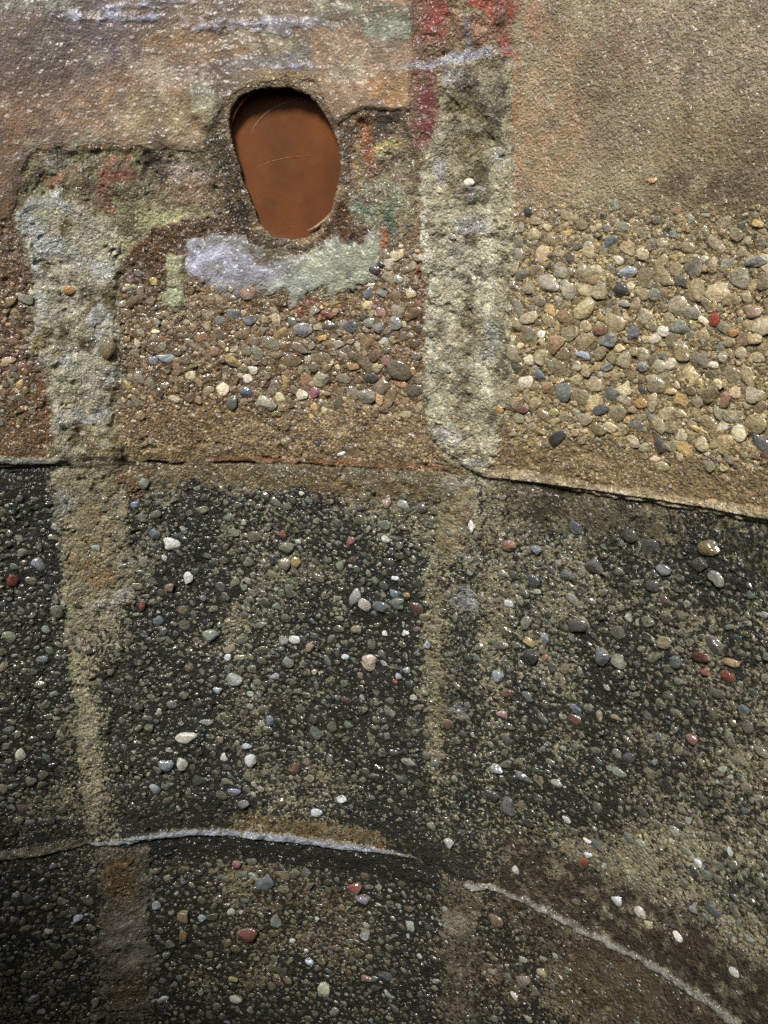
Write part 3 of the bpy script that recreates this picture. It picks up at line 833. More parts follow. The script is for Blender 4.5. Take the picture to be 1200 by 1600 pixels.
PAL_UP = [((122, 120, 108), 15), ((108, 106, 90), 13), ((140, 134, 112), 14), ((116, 96, 70), 13), ((150, 130, 94), 15), ((180, 164, 126), 11), ((178, 146, 72), 4.5),
          ((196, 188, 164), 5), ((86, 84, 76), 9), ((62, 62, 58), 5), ((132, 92, 66), 4), ((130, 66, 52), .6), ((140, 96, 104), .5), ((98, 106, 112), 3)]
PAL_MID = [((70, 72, 64), 26), ((84, 90, 80), 16), ((92, 98, 100), 14), ((88, 78, 60), 14), ((112, 108, 92), 8), ((60, 58, 50), 10), ((150, 152, 144), 4), ((180, 178, 166), 2),
           ((104, 66, 54), .7), ((124, 104, 66), 1.6), ((128, 110, 86), 4), ((122, 88, 88), .5), ((98, 112, 98), 4)]
PAL_LOW = [((74, 76, 66), 20), ((92, 98, 88), 15), ((96, 104, 108), 12), ((92, 80, 58), 16), ((128, 122, 100), 9), ((64, 60, 50), 8), ((160, 160, 152), 5), ((188, 184, 168), 2.5),
           ((108, 68, 54), .7), ((130, 112, 72), 2), ((122, 92, 92), .6)]

def density(u, v, s, z):
    d1 = (z-ZJ1)*1500; d2 = (z-ZJ2)*1450
    f = fbm(s, z, .05, 3, 2)
    dens = np.zeros_like(u)
    U_ = z > ZJ1; M_ = (z <= ZJ1) & (z > ZJ2); L_ = z <= ZJ2
    right = u > 800
    a = sstep(285, 415, v+30*f)*sstep(45, 95, d1+14*f)
    dens = np.where(U_ & right, a*1.0, dens)
    m_ = (u > 190) & (u < 655)
    vt = np.interp(u, [190, 330, 440, 560, 600, 655], [400, 440, 480, 470, 380, 380])
    a = sstep(vt-8, vt+28, v+10*f)*sstep(70, 110, d1+16*f)
    dens = np.where(U_ & m_, a*np.interp(u, [190, 330, 400, 655], [.5, .62, .95, 1.0]), dens)
    a = sstep(430, 470, v)*sstep(50, 110, d1)*.55
    dens = np.where(U_ & (u < 55), a, dens)
    dens = np.where(U_ & ~right & ~m_ & (u >= 55), sstep(280, 400, v)*.04, dens)
    # middle ring
    a = np.where(u > 785, sstep(-55, -105, d1+14*f), sstep(-22, -55, d1+10*f))
    a = a*np.where(u > 760, sstep(75, 135, d2+20*f), np.where(u > 180, sstep(34, 74, d2+10*f), sstep(20, 50, d2)))
    a = a*np.where((u > 95) & (u < 215), .6, 1)*np.where((u > 680) & (u < 780), .6, 1)
    dens = np.where(M_, a*(.80+.25*f), dens)
    a = np.where(u > 760, .35+.45*sstep(-60, -140, d2+20*f), sstep(-18, -56, d2+12*f))
    a = a*np.where((u > 150) & (u < 240), .12, 1)*np.where((u > 686) & (u < 752), .4, 1)
    a = a*(1-.8*np.clip(1-np.hypot((u-960)/110, (v-1560)/70), 0, 1))
    a = np.where((u > 760) & (d2 > -38), .04, a)
    dens = np.where(L_, a*(.85+.2*f), dens)
    return np.clip(dens, 0, 1)

peb = []     # s, z, rx, rz, ang, height ratio, colour(lin), hand
HAND = [  # u, v, half-width px, half-height px, tilt deg, sRGB, name
 (266, 851, 15, 11, 0, (196, 196, 180), 'white'), (294, 906, 9, 12, 15, (196, 200, 186), 'white'), (328, 996, 15, 11, 0, (112, 124, 104), 'green grey'),
 (290, 1151, 18, 11, -6, (190, 184, 164), 'white'), (577, 1033, 13, 12, 30, (176, 158, 128), 'cream'), (261, 1196, 13, 10, 0, (112, 128, 134), 'blue grey'),
 (284, 1194, 10, 10, 0, (160, 156, 146), 'pale grey'), (392, 1190, 10, 12, 0, (176, 182, 180), 'white'), (349, 1184, 7, 7, 0, (176, 176, 166), 'white'),
 (386, 1167, 9, 6, 0, (150, 164, 174), 'pale blue'), (365, 1063, 13, 11, -20, (150, 156, 150), 'pale grey'), (341, 1079, 9, 6, 20, (140, 156, 156), 'pale grey'),
 (356, 1027, 6, 6, 0, (196, 200, 204), 'white'), (35, 1178, 11, 10, 0, (178, 172, 146), 'cream'), (20, 907, 9, 11, 0, (122, 56, 46), 'red'),
 (61, 884, 12, 12, 0, (112, 118, 126), 'blue grey'), (86, 955, 12, 12, -30, (104, 108, 88), 'olive grey'), (14, 998, 11, 11, -30, (116, 128, 100), 'green grey'),
 (68, 1031, 13, 6, 0, (96, 110, 108), 'grey green'), (63, 1071, 10, 7, 0, (104, 100, 80), 'olive'), (85, 1084, 8, 6, 0, (122, 132, 110), 'pale green'),
 (221, 947, 6, 9, 0, (132, 58, 52), 'red'), (248, 970, 10, 9, 0, (84, 96, 94), 'grey'), (266, 918, 9, 8, 0, (142, 108, 84), 'tan'),
 (548, 846, 8, 9, 0, (142, 84, 82), 'pink'), (442, 835, 8, 8, 30, (128, 70, 52), 'brick red'), (450, 856, 14, 10, -10, (116, 118, 96), 'grey'),
 (463, 880, 9, 10, 0, (156, 136, 68), 'yellow'), (445, 881, 10, 10, 0, (126, 118, 92), 'tan grey'), (603, 842, 7, 6, 0, (176, 180, 168), 'white'),
 (617, 903, 7, 4, 0, (196, 206, 214), 'white'), (556, 930, 9, 14, 30, (150, 152, 146), 'pale grey'), (571, 943, 10, 10, 0, (164, 158, 144), 'pale grey'),
 (598, 949, 15, 10, 20, (78, 92, 92), 'dark grey'), (623, 943, 13, 9, 0, (100, 112, 96), 'green grey'), (617, 928, 10, 7, 0, (92, 112, 116), 'blue grey'),
 (637, 929, 6, 4, 0, (164, 128, 62), 'ochre'), (650, 948, 9, 13, -30, (92, 58, 50), 'dark red'), (558, 985, 10, 9, 0, (130, 122, 82), 'olive'),
 (460, 1000, 9, 8, 0, (186, 190, 184), 'white'), (442, 1001, 9, 7, 0, (142, 136, 122), 'grey'), (486, 1011, 8, 8, 0, (160, 120, 104), 'pink'),
 (449, 1034, 11, 10, 0, (112, 124, 106), 'green grey'), (430, 1056, 8, 6, 0, (134, 142, 148), 'pale blue'), (492, 1050, 5, 5, 0, (166, 132, 106), 'peach'),
 (540, 1026, 6, 6, 0, (180, 190, 196), 'white'), (602, 989, 5, 5, 0, (190, 194, 188), 'white'), (634, 988, 6, 6, 0, (186, 192, 186), 'white'),
 (666, 1008, 7, 7, 0, (150, 160, 168), 'pale blue'), (652, 984, 6, 5, 0, (118, 94, 98), 'mauve'), (618, 1065, 5, 5, 0, (152, 72, 52), 'red'),
 (636, 1047, 8, 6, 0, (160, 164, 160), 'pale grey'), (624, 1057, 6, 6, 20, (150, 158, 166), 'pale grey'), (422, 1126, 7, 10, 0, (96, 112, 120), 'blue grey'),
 (495, 1146, 12, 12, 0, (84, 92, 84), 'grey'), (541, 1095, 10, 6, 10, (96, 58, 62), 'dark red'), (460, 1202, 7, 10, 0, (116, 70, 64), 'red'),
 (534, 1251, 9, 7, 20, (182, 188, 196), 'white'), (495, 1269, 9, 7, 0, (190, 196, 206), 'white'), (364, 1237, 13, 7, 0, (112, 116, 136), 'blue grey'),
 (381, 1257, 10, 8, 0, (110, 114, 112), 'grey'), (242, 1234, 11, 7, 50, (130, 144, 146), 'pale grey'), (556, 1389, 11, 10, 0, (138, 68, 60), 'red'),
 (568, 1406, 14, 9, 0, (104, 98, 108), 'mauve grey'), (416, 1380, 15, 13, 0, (84, 92, 94), 'grey'), (369, 1353, 8, 6, 0, (136, 80, 82), 'pink'),
 (288, 1429, 11, 12, 0, (122, 108, 72), 'tan'), (287, 1460, 8, 10, 0, (128, 96, 54), 'brown'), (388, 1460, 18, 11, -20, (112, 60, 46), 'red brown'),
 (432, 1440, 10, 13, 0, (96, 112, 110), 'grey green'), (317, 1433, 8, 6, 20, (132, 154, 158), 'pale blue'), (121, 1432, 10, 6, 0, (142, 156, 168), 'pale blue'),
 (367, 1562, 12, 7, 0, (166, 164, 146), 'cream'), (366, 1529, 9, 6, 0, (166, 156, 96), 'yellow'), (313, 1550, 6, 6, 0, (112, 132, 104), 'green'),
 (505, 1548, 11, 13, 0, (166, 166, 134), 'cream'), (572, 1531, 12, 7, 0, (130, 96, 88), 'pink'), (456, 1472, 6, 5, 0, (190, 196, 196), 'white'),
 (483, 1503, 8, 6, 20, (160, 176, 196), 'pale blue'), (54, 1558, 11, 7, -40, (122, 134, 140), 'pale grey'), (244, 1414, 9, 7, 0, (124, 138, 146), 'pale grey'),
 (738, 823, 6, 11, -8, (226, 226, 206), 'white'), (797, 853, 14, 9, 0, (136, 96, 72), 'tan'), (838, 861, 11, 9, 20, (98, 104, 110), 'grey'),
 (900, 825, 12, 11, 0, (92, 96, 98), 'grey'), (928, 882, 17, 14, 10, (88, 84, 76), 'grey'), (985, 838, 11, 11, 0, (70, 68, 56), 'dark grey'),
 (1015, 852, 18, 19, 0, (78, 76, 66), 'dark grey'), (1109, 856, 17, 13, 0, (112, 92, 48), 'ochre'), (1097, 880, 14, 13, 0, (70, 68, 60), 'dark grey'),
 (1122, 903, 14, 12, 0, (126, 128, 112), 'pale grey'), (903, 979, 18, 16, 0, (76, 74, 66), 'dark grey'), (1036, 891, 13, 10, 0, (100, 106, 108), 'grey'),
 (1022, 915, 11, 11, 0, (74, 76, 68), 'dark grey'), (967, 1034, 12, 12, -20, (126, 130, 106), 'olive grey'), (942, 1027, 12, 15, 0, (88, 92, 96), 'grey'),
 (1055, 1034, 11, 11, -30, (84, 94, 92), 'dark green grey'), (1117, 1005, 17, 11, 30, (84, 76, 70), 'brown grey'), (1096, 1025, 16, 8, 0, (94, 50, 40), 'dark red'),
 (1143, 1033, 14, 8, 0, (160, 126, 84), 'peach'), (1137, 1056, 12, 11, -10, (130, 62, 46), 'red'), (1103, 1050, 9, 6, 0, (126, 58, 48), 'red'),
 (827, 1029, 13, 12, 0, (56, 58, 56), 'dark'), (849, 1029, 6, 6, 0, (150, 92, 72), 'red'), (825, 1003, 11, 7, 10, (172, 148, 92), 'yellow'),
 (850, 1000, 7, 10, -15, (124, 130, 136), 'pale grey'), (778, 1055, 10, 10, -30, (140, 152, 164), 'pale blue'), (897, 1126, 11, 10, 20, (104, 64, 48), 'red brown'),
 (900, 1108, 11, 8, 10, (90, 96, 112), 'blue grey'), (936, 1119, 6, 9, 0, (146, 134, 106), 'tan'), (962, 1123, 10, 5, 0, (132, 108, 66), 'ochre'),
 (1083, 1156, 11, 8, 20, (140, 90, 84), 'pink'), (786, 1116, 10, 6, 0, (164, 122, 120), 'pink'), (796, 1258, 12, 15, -10, (92, 94, 96), 'grey'),
 (776, 1199, 12, 7, 0, (132, 142, 146), 'pale grey'), (820, 1213, 13, 8, 20, (74, 80, 80), 'dark grey'), (769, 1239, 12, 9, 30, (58, 60, 58), 'dark'),
 (703, 1316, 9, 8, 30, (156, 160, 150), 'pale grey'), (913, 1347, 8, 8, 0, (146, 66, 50), 'red'), (918, 1336, 7, 5, 0, (192, 200, 206), 'white'),
 (806, 1358, 7, 8, -30, (184, 186, 178), 'white'), (886, 1280, 8, 5, 25, (176, 174, 164), 'white'), (919, 1313, 7, 4, 0, (196, 194, 184), 'white'),
 (1092, 1348, 8, 7, 0, (184, 192, 196), 'white'), (964, 1406, 10, 8, 0, (166, 172, 168), 'pale grey'), (1003, 1425, 11, 9, 30, (190, 180, 162), 'cream'),
 (1015, 1443, 8, 7, 30, (166, 160, 120), 'cream'), (1061, 1462, 9, 7, 20, (206, 196, 186), 'white'), (1151, 1514, 10, 7, 20, (174, 178, 166), 'pale grey'),
 (1086, 1418, 8, 9, -20, (116, 116, 122), 'grey'), (820, 1533, 13, 12, 0, (122, 112, 94), 'grey'), (846, 1520, 8, 8, 0, (140, 132, 90), 'cream'),
 (1090, 1560, 9, 7, 20, (140, 134, 110), 'tan'), (805, 1554, 9, 6, 40, (180, 176, 158), 'white'), (775, 1436, 13, 8, 10, (104, 84, 54), 'brown'),
 # upper ring
 (954, 376, 13, 13, 0, (84, 92, 86), 'dark grey'), (978, 426, 18, 10, 0, (126, 136, 140), 'blue grey'), (973, 454, 14, 10, 10, (62, 58, 52), 'dark brown'),
 (914, 484, 20, 17, -30, (176, 154, 96), 'yellow'), (856, 444, 20, 17, 10, (150, 136, 106), 'tan'), (888, 452, 14, 18, -30, (150, 140, 106), 'tan'),
 (1122, 456, 22, 18, 0, (184, 158, 104), 'yellow'), (1135, 412, 21, 14, 0, (132, 130, 104), 'tan grey'), (1180, 408, 20, 11, 0, (128, 122, 104), 'grey'),
 (1119, 498, 9, 12, 0, (160, 52, 34), 'red'), (1148, 520, 10, 8, 0, (174, 112, 50), 'orange'), (1180, 530, 13, 11, 0, (176, 150, 92), 'yellow'),
 (850, 522, 9, 7, 10, (212, 206, 178), 'white'), (1038, 517, 10, 9, 0, (206, 196, 164), 'cream'), (1024, 530, 11, 11, 0, (186, 172, 138), 'cream'),
 (956, 530, 16, 12, -10, (112, 112, 108), 'grey'), (992, 519, 14, 15, 0, (98, 98, 98), 'grey'), (1063, 512, 17, 15, 0, (116, 116, 96), 'grey'),
 (1051, 566, 12, 11, -20, (196, 180, 144), 'cream'), (1117, 571, 12, 7, 0, (206, 196, 164), 'cream'), (1157, 551, 11, 10, 0, (164, 146, 102), 'tan'),
 (914, 556, 14, 7, 20, (140, 150, 162), 'pale blue'), (948, 573, 12, 8, 0, (112, 112, 100), 'grey'), (824, 598, 13, 11, -10, (186, 170, 136), 'cream'),
 (884, 612, 15, 17, 0, (104, 102, 92), 'grey'), (932, 629, 13, 16, 0, (186, 160, 98), 'yellow'), (955, 620, 15, 16, 0, (92, 92, 78), 'dark grey'),
 (1002, 630, 12, 9, 0, (172, 128, 54), 'orange'), (940, 642, 15, 12, -20, (84, 84, 82), 'dark grey'), (1049, 612, 11, 7, 10, (190, 160, 94), 'yellow'),
 (1065, 646, 11, 9, 0, (172, 142, 92), 'tan'), (867, 645, 9, 8, 0, (160, 140, 70), 'yellow'), (867, 660, 10, 8, 0, (158, 136, 78), 'yellow'),
 (872, 686, 17, 13, -30, (52, 50, 46), 'black'), (994, 668, 15, 11, 0, (104, 98, 88), 'grey'), (1033, 694, 12, 14, 10, (84, 80, 76), 'dark grey'),
 (1101, 694, 12, 13, 0, (180, 160, 108), 'cream'), (1035, 730, 14, 9, 0, (176, 156, 104), 'cream'), (990, 690, 13, 10, 30, (166, 146, 104), 'tan'),
 (1097, 672, 17, 5, 20, (180, 146, 72), 'ochre'), (1152, 614, 13, 10, 10, (186, 160, 108), 'yellow'), (1184, 616, 16, 15, 0, (160, 144, 108), 'tan'),
 (817, 640, 13, 6, 0, (110, 62, 52), 'dark red'), (1188, 690, 17, 20, 0, (90, 88, 80), 'dark grey'), (847, 586, 11, 8, 30, (96, 106, 112), 'blue grey'),
 (976, 475, 12, 8, 0, (150, 142, 112), 'tan'), (1017, 282, 8, 5, 0, (186, 132, 62), 'orange'), (968, 408, 12, 7, 30, (194, 176, 136), 'cream'),
 (1024, 462, 12, 11, 0, (132, 128, 104), 'tan grey'), (1006, 573, 12, 8, -10, (120, 122, 104), 'grey'), (1130, 560, 9, 10, -20, (140, 128, 100), 'tan'),
 (416, 630, 20, 13, 10, (152, 142, 112), 'tan'), (502, 592, 13, 13, 0, (146, 136, 100), 'tan'), (471, 616, 11, 11, -20, (190, 170, 136), 'cream'),
 (491, 614, 9, 10, 0, (144, 74, 92), 'pink'), (440, 620, 9, 9, 0, (196, 184, 128), 'cream'), (388, 592, 9, 8, 20, (206, 194, 168), 'white'),
 (396, 578, 9, 8, 20, (186, 176, 156), 'cream'), (386, 612, 12, 9, 10, (72, 78, 88), 'blue grey'), (364, 628, 9, 13, 30, (88, 98, 76), 'olive green'),
 (262, 559, 16, 9, 15, (130, 136, 134), 'pale grey'), (240, 563, 9, 8, 0, (112, 120, 126), 'blue grey'), (337, 549, 8, 9, 0, (158, 116, 88), 'pink'),
 (366, 489, 13, 11, 0, (104, 108, 100), 'grey'), (392, 500, 12, 9, 0, (84, 90, 96), 'blue grey'), (390, 460, 15, 14, 0, (140, 104, 76), 'brown'),
 (475, 517, 16, 13, 0, (124, 120, 112), 'grey'), (505, 528, 9, 5, -10, (196, 148, 60), 'orange'), (531, 538, 10, 9, 0, (150, 142, 116), 'tan'),
 (576, 477, 9, 9, 0, (186, 160, 100), 'yellow'), (574, 458, 8, 10, 0, (90, 100, 116), 'blue'), (588, 422, 11, 8, 10, (70, 52, 48), 'dark brown'),
 (608, 412, 9, 11, 0, (176, 158, 128), 'cream'), (622, 436, 9, 8, 0, (150, 148, 122), 'pale grey'), (578, 504, 11, 9, 0, (118, 118, 92), 'olive grey'),
 (617, 504, 13, 11, 0, (122, 122, 108), 'grey'), (594, 512, 11, 9, 0, (112, 108, 100), 'grey'), (600, 534, 11, 8, -30, (176, 172, 156), 'pale grey'),
 (625, 578, 20, 17, 0, (92, 82, 54), 'brown'), (575, 617, 17, 14, 0, (124, 116, 92), 'tan grey'), (581, 590, 13, 9, 0, (70, 66, 62), 'dark grey'),
 (624, 600, 13, 7, 15, (166, 114, 66), 'orange'), (646, 579, 6, 8, 20, (176, 122, 72), 'orange'), (480, 560, 9, 6, 0, (176, 164, 132), 'cream'),
 (535, 709, 7, 4, -10, (206, 206, 200), 'white'), (499, 692, 5, 5, 0, (58, 58, 76), 'dark blue'), (109, 453, 11, 8, 0, (170, 112, 44), 'orange'),
 (171, 547, 15, 20, 0, (116, 102, 58), 'olive'), (735, 285, 10, 7, 0, (206, 200, 168), 'white'), (825, 330, 7, 9, -20, (58, 52, 44), 'dark'),
 (779, 640, 10, 8, 0, (176, 128, 56), 'orange'), (224, 757, 10, 10, 0, (124, 130, 112), 'grey'), (211, 790, 10, 6, 0, (100, 118, 148), 'blue'),
 (317, 798, 13, 7, 0, (122, 120, 92), 'olive grey'), (243, 836, 10, 9, 0, (86, 98, 110), 'blue grey'), (604, 785, 8, 9, 0, (166, 136, 106), 'peach'),
 (632, 791, 12, 10, 0, (140, 142, 122), 'pale grey'), (658, 794, 10, 9, 0, (104, 98, 84), 'grey'), (120, 945, 9, 5, 35, (84, 82, 62), 'dark'),
]
for (u, v, a, b, ang, c, nm) in HAND:
    c = tuple((.66*x+.34*sum(c)/3)*(1 if v < 720 else .93) for x in c)
    th, z, t = unproject(u, v)
    # foreshortening: sideways pixels cover more wall away from the middle
    u1, v1 = project(np.array([th+.01]), np.array([z])); u2, v2 = project(np.array([th]), np.array([z+.0065]))
    px = abs(u1[0]-u)/.0065; pz = abs(v2[0]-v)/.0065
    peb.append([th*R, z, a/px, b/pz, math.radians(-ang), .46+.1*random.random(), lin(c), nm])

cell = .012
grid = {}
def free(s, z, r, tight):
    k = (int(s/cell+1000), int(z/cell+1000))
    for i in (-2, -1, 0, 1, 2):
        for j in (-2, -1, 0, 1, 2):
            for (s2, z2, r2) in grid.get((k[0]+i, k[1]+j), ()):
                if (s-s2)**2+(z-z2)**2 < ((r+r2)*tight)**2: return False
    return True
def reg(s, z, r): grid.setdefault((int(s/cell+1000), int(z/cell+1000)), []).append((s, z, r))
for p in peb: reg(p[0], p[1], math.sqrt(p[2]*p[3]))

NC = 170000
cs = rng.uniform(TL*R+.01, TR*R-.01, NC); cz = rng.uniform(ZB+.01, ZT-.02, NC)
cu, cv = project(cs/R, cz)
dn = density(cu, cv, cs, cz)
isup = cz > ZJ1
med = np.where(isup, np.where(cu > 790, .0043, .0036), .0028)
cr = np.exp(rng.normal(np.log(med), .42)); cr = np.clip(cr, .0016, np.where(isup, .0095, .0080))*(.45+.55*np.clip(dn, 0, 1))
keep = rng.random(NC) < dn*np.where(isup, 1, .5)
order = np.argsort(-cr+rng.normal(0, .0006, NC)); order = order[keep[order]]
dh = samp(d_hole, cs, cz)
for q in order:
    s, z, r = cs[q], cz[q], cr[q]
    if dh[q] > -12 or abs(z-ZJ1) < .006 or abs(z-ZJ2) < .008: continue
    if not free(s, z, r, .74 if isup[q] else .9): continue
    reg(s, z, r)
    pal = PAL_UP if isup[q] else (PAL_MID if z > ZJ2 else PAL_LOW)
    c = random.choices([x[0] for x in pal], [x[1] for x in pal])[0]
    c = lin(c); c = (c*.62+c.mean()*np.array([1.04, 1.0, .88])*.38)*np.exp(rng.normal(0, .2))*np.exp(rng.normal(0, .03, 3))
    if isup[q]: c = c*np.array([1.06, 1.0, .86])
    else: c = c*np.array([.66, .72, .72])
    e = rng.uniform(1.0, 1.7)
    peb.append([s, z, r*math.sqrt(e), r/math.sqrt(e), rng.normal(0, .6)-.25, rng.uniform(.28, .52), c, None])
print("pebbles", len(peb))

arr_s = np.array([p[0] for p in peb]); arr_z = np.array([p[1] for p in peb])
hh_ = samp(H, arr_s, arr_z); cc_ = samp(COL, arr_s, arr_z); al_ = samp(ALG, arr_s, arr_z)
upf = arr_z > ZJ1
own = np.digitize(arr_s, [TH1*R, TH2*R])*10+np.where(upf, 0, np.where(arr_z > ZJ2, 1, 2))
strip_own = -np.ones(len(peb), int)
for si, (o, d) in enumerate(STRIP):
    strip_own[samp(d, arr_s, arr_z) > 2] = si
size = np.array([p[2]*p[3] for p in peb])

def build(i, level):
    s, z, rx, rz, ang, hr, c, nm = peb[i]
    V0, F0 = ICO[level]
    P = V0.copy()
    r_ = np.random.default_rng(i*13+5)
    # lumpy, slightly faceted stone
    bump = np.zeros(len(P))
    for k in range(5):
        dr = r_.normal(size=3); dr /= np.linalg.norm(dr)
        bump += r_.uniform(.03, .13)*np.sin((P@dr)*r_.uniform(1.5, 4)+r_.uniform(0, 6))
    nf = 10 if nm is None else 6
    for k in range(nf):       # broken flats
        dr = r_.normal(size=3); dr[2] *= .7; dr /= np.linalg.norm(dr)
        lim = r_.uniform(.5, .92); q = P@dr
        P = P-np.where(q > lim, q-lim, 0)[:, None]*dr*.85
    P = P*(1+bump)[:, None]; P /= np.abs(P).max(0)[None]*.5+.5
    hz = math.sqrt(rx*rz)*hr*(.78 if nm else .68)
    if upf[i]: hz *= .68
    P[:, 0] *= rx; P[:, 1] *= rz; hloc = P[:, 2].copy(); P[:, 2] *= hz
    ca, sa = math.cos(ang), math.sin(ang)
    x, y = P[:, 0]*ca-P[:, 1]*sa, P[:, 0]*sa+P[:, 1]*ca
    sink = r_.uniform(-.25, .2) if nm is None else r_.uniform(.05, .35)
    off = hh_[i]+hz*sink
    W = wall_point((s+x)/R, z+y, off+P[:, 2])
    # cement film creeping up the sides of the stone
    lvl = P[:, 2]/hz+sink
    f = vnoise(x*350+i, y*350, 3)*.30
    film = sstep(.42 if upf[i] else .36, .12, lvl+f)
    if nm is None: film = np.maximum(film, (.85 if (upf[i] and s < TH2*R) else .8 if upf[i] else .8)*r_.random()**1.6)
    col = c[None]*(1-film[:, None])+cc_[i][None]*film[:, None]*.9
    mk = np.zeros((len(P), 3)); a = al_[i]
    mk[:, 0] = np.clip(a*(.30 if nm else .62)*(.5+.9*film), 0, 1)
    return W, F0, col, mk

def add_objects(owner_obj, ids):
    ids = sorted(ids, key=lambda i: (-(peb[i][7] is not None), -size[i]))
    top, rest = ids[:95], ids[95:]
    for i in top:
        W, F, col, mk = build(i, 4 if size[i] > 5.0e-5 else 3)
        me = make_mesh("pebble", W, [F], col, mk)
        o = link("pebble", me, M_PEB, parent=owner_obj)
        if peb[i][7]: o['label'] = peb[i][7]+" pebble"
    if rest:
        Vs, Fs, Cs, Ms, n = [], [], [], [], 0
        for i in rest:
            W, F, col, mk = build(i, 3 if size[i] > 1.1e-5 else 2)
            Vs.append(W); Fs.append(F+n); Cs.append(col); Ms.append(mk); n += len(W)
        me = make_mesh("small_pebbles", np.concatenate(Vs), [np.concatenate(Fs)], np.concatenate(Cs), np.concatenate(Ms))
        link("small_pebbles", me, M_PEB, parent=owner_obj, kind="stuff")

ids_all = np.arange(len(peb))
for (ci, ri), o in PANEL.items():
    add_objects(o, list(ids_all[(own == ci*10+ri) & (strip_own < 0)]))
for si, (o, d) in enumerate(STRIP):
    add_objects(o, list(ids_all[strip_own == si]))

# ------------------------------------------------------------------ the pipe
thc, zc, _ = unproject(446, 256)
RAD = np.array([math.sin(thc), math.cos(thc), 0.0]); TAN = np.array([math.cos(thc), -math.sin(thc), 0.0]); UPV = np.array([0, 0, 1.0])
AX = (RAD*math.cos(math.radians(84))+UPV*math.sin(math.radians(84))+TAN*-.10); AX /= np.linalg.norm(AX)
n = 96
th_l, _, _ = unproject(356, 256); th_r, _, _ = unproject(534, 256); _, z_t, _ = unproject(446, 131); _, z_b, _ = unproject(446, 378)
a_, b_ = (th_r-th_l)/2*R, (z_t-z_b)/2
cth, cz_ = (th_l+th_r)/2, (z_t+z_b)/2
def tube_ring(scale, along, lift):
    out = []
    for k in range(n):
        t = 2*math.pi*k/n
        x, y = a_*scale*math.cos(t), b_*scale*math.sin(t)
        # lean like the photographed oval
        x += -.10*y
        p = wall_point(np.array(cth+x/R), np.array(cz_+y), lift)
        out.append(p+AX*along)
    return np.array(out)
rings = [tube_ring(1.03, .165, -.0042), tube_ring(1.03, .0, -.0046), tube_ring(1.025, .0, -.0038), tube_ring(1.015, .0, -.0042),
         tube_ring(1.01, .010, -.0042), tube_ring(1.0, .030, -.0042), tube_ring(.998, .033, -.0042), tube_ring(.982, .034, -.0042), tube_ring(.978, .036, -.0042)]
for a in np.linspace(.05, .165, 8): rings.append(tube_ring(.978, a, -.0042))
Vp = np.concatenate(rings); F = []
for r in range(len(rings)-1):
    k = np.arange(n); k2 = (k+1) % n
    F.append(np.stack([r*n+k, r*n+k2, (r+1)*n+k2, (r+1)*n+k], 1))
me = make_mesh("drain_pipe", Vp, [np.concatenate(F)])
pipe = link("drain_pipe", me, M_PIPE, label="orange brown plastic pipe opening obliquely through the concrete wall", cat="drain pipe")
# pipe end far up the bore
cv_ = rings[-1]; me = make_mesh("pipe_end", np.concatenate([cv_, [cv_.mean(0)]]), [np.stack([np.arange(n), (np.arange(n)+1) % n, np.full(n, n)], 1)])
link("pipe_end", me, M_PIPE, parent=pipe)
# scratches and a curled burr along the cut
def ribbon(name, pts, w0, mat, parent, label=None, rad=5):
    pts = [np.array(p) for p in pts]; vs = []; m_ = 6
    for k, p in enumerate(pts):
        d = pts[min(k+1, len(pts)-1)]-pts[max(k-1, 0)]; d /= np.linalg.norm(d)
        a = np.cross(d, RAD); a /= np.linalg.norm(a); b = np.cross(d, a)
        w = w0*math.sin(math.pi*(k+.3)/(len(pts)-.4))
        for q in range(m_):
            t = 2*math.pi*q/m_; vs.append(p+a*w*math.cos(t)+b*w*.6*math.sin(t))
    f = []
    for k in range(len(pts)-1):
        for q in range(m_):
            f.append((k*m_+q, k*m_+(q+1) % m_, (k+1)*m_+(q+1) % m_, (k+1)*m_+q))
    me = make_mesh(name, np.array(vs), [np.array(f)])
    return link(name, me, mat, parent=parent, label=label)
M_BURR = plain("chalky_scratch", (.34, .22, .12), .6, 300, .3)
def on_ring(scale, along, lift, ang):
    x, y = a_*scale*math.cos(ang), b_*scale*math.sin(ang); x += -.10*y
    return wall_point(np.array(cth+x/R), np.array(cz_+y), lift)+AX*along
ribbon("burr", [on_ring(.99-.05*k/11, .004+.0*k, -.002, math.radians(-40-3.2*k)) for k in range(12)], .0016, M_BURR, pipe)
bpy.context.view_layer.update()
def on_pipe(u, v):
    d = Vector(cam_rot(((u-600)/FPX, 1.0, -(v-800)/FPX))).normalized()
    ok, loc, nor, _ = pipe.ray_cast(Vector((CX, CY, ZC)), d)
    return np.array(loc+nor*(-.0002 if nor.dot(d) > 0 else .0002)) if ok else None
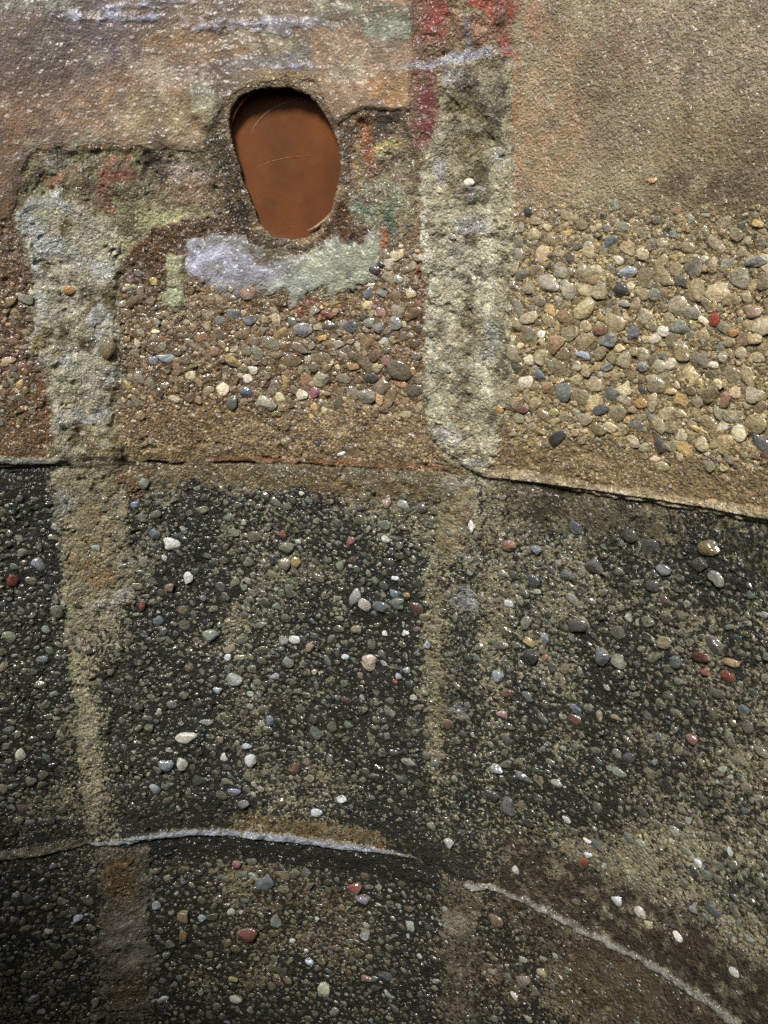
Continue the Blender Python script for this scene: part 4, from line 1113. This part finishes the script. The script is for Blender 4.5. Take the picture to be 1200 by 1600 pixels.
for path, wd_ in (([(392, 212), (397, 198), (406, 186), (418, 175), (432, 166), (450, 159), (470, 154), (484, 152)], .0005),
                  ([(462, 163), (474, 160), (482, 157)], .0004), ([(400, 262), (424, 252), (450, 246), (486, 243)], .00025)):
    q = [on_pipe(*p) for p in path]; q = [p for p in q if p is not None]
    if len(q) > 2: ribbon("scratch", q, wd_, M_BURR, pipe)

# ------------------------------------------------------------------ the rest of the curved wall, coarse; unseen back added to shade the lower rings
M_LIN = plain("wall_concrete", (.13, .115, .085), .6, 60, .4)
def lining():
    vs, fs = [], []
    A0, A1, Z0, Z1 = TL, TL+2*math.pi, ZB-.3, .385
    def patch(t0, t1, z0, z1, nt_, nz_):
        b = len(vs)
        for i in range(nz_+1):
            for j in range(nt_+1):
                t = t0+(t1-t0)*j/nt_; z = z0+(z1-z0)*i/nz_
                ringp = abs(((z-ZJ1)/(.6925*R)) % 1-.5)
                h = .004*(ringp > .48)-.0015
                vs.append((math.sin(t)*(R-h), math.cos(t)*(R-h), z+ZC))
        for i in range(nz_):
            for j in range(nt_):
                p = b+i*(nt_+1)+j; fs.append((p, p+1, p+nt_+2, p+nt_+1))
    patch(TR-.001, A1+.001, ZB, Z1, 200, 130)
    patch(TL+.001, TR-.001, ZT+.0055, Z1, 90, 12)
    patch(A0, A1, Z0, ZB+.001, 150, 30)
    b = len(vs); m_ = 120; RO = R+.09
    for (r, z) in ((R+.001, Z1-.001), (R+.006, Z1+.012), (RO, Z1+.012), (RO, Z0)):
        for k in range(m_+1):
            t = A0+(A1-A0)*k/m_; vs.append((math.sin(t)*r, math.cos(t)*r, z+ZC))
    for q in range(3):
        for k in range(m_):
            p = b+q*(m_+1)+k; fs.append((p, p+1, p+m_+2, p+m_+1))
    return np.array(vs), np.array(fs)
v_, f_ = lining()
link("curved_wall", make_mesh("curved_wall", v_, [f_]), M_LIN, label="plain curved concrete wall above and beside the pebbled panels, unseen back part added for shade", cat="wall")

g = 40.0; zg = ZC+ZB-.25
me = make_mesh("ground", np.array([(-g, -g, zg), (g, -g, zg), (g, g, zg), (-g, g, zg)]), [np.array([[0, 1, 2, 3]])], smooth=False)
link("ground", me, plain("damp_soil", (.05, .045, .035), .85, 5, .4), kind="structure")
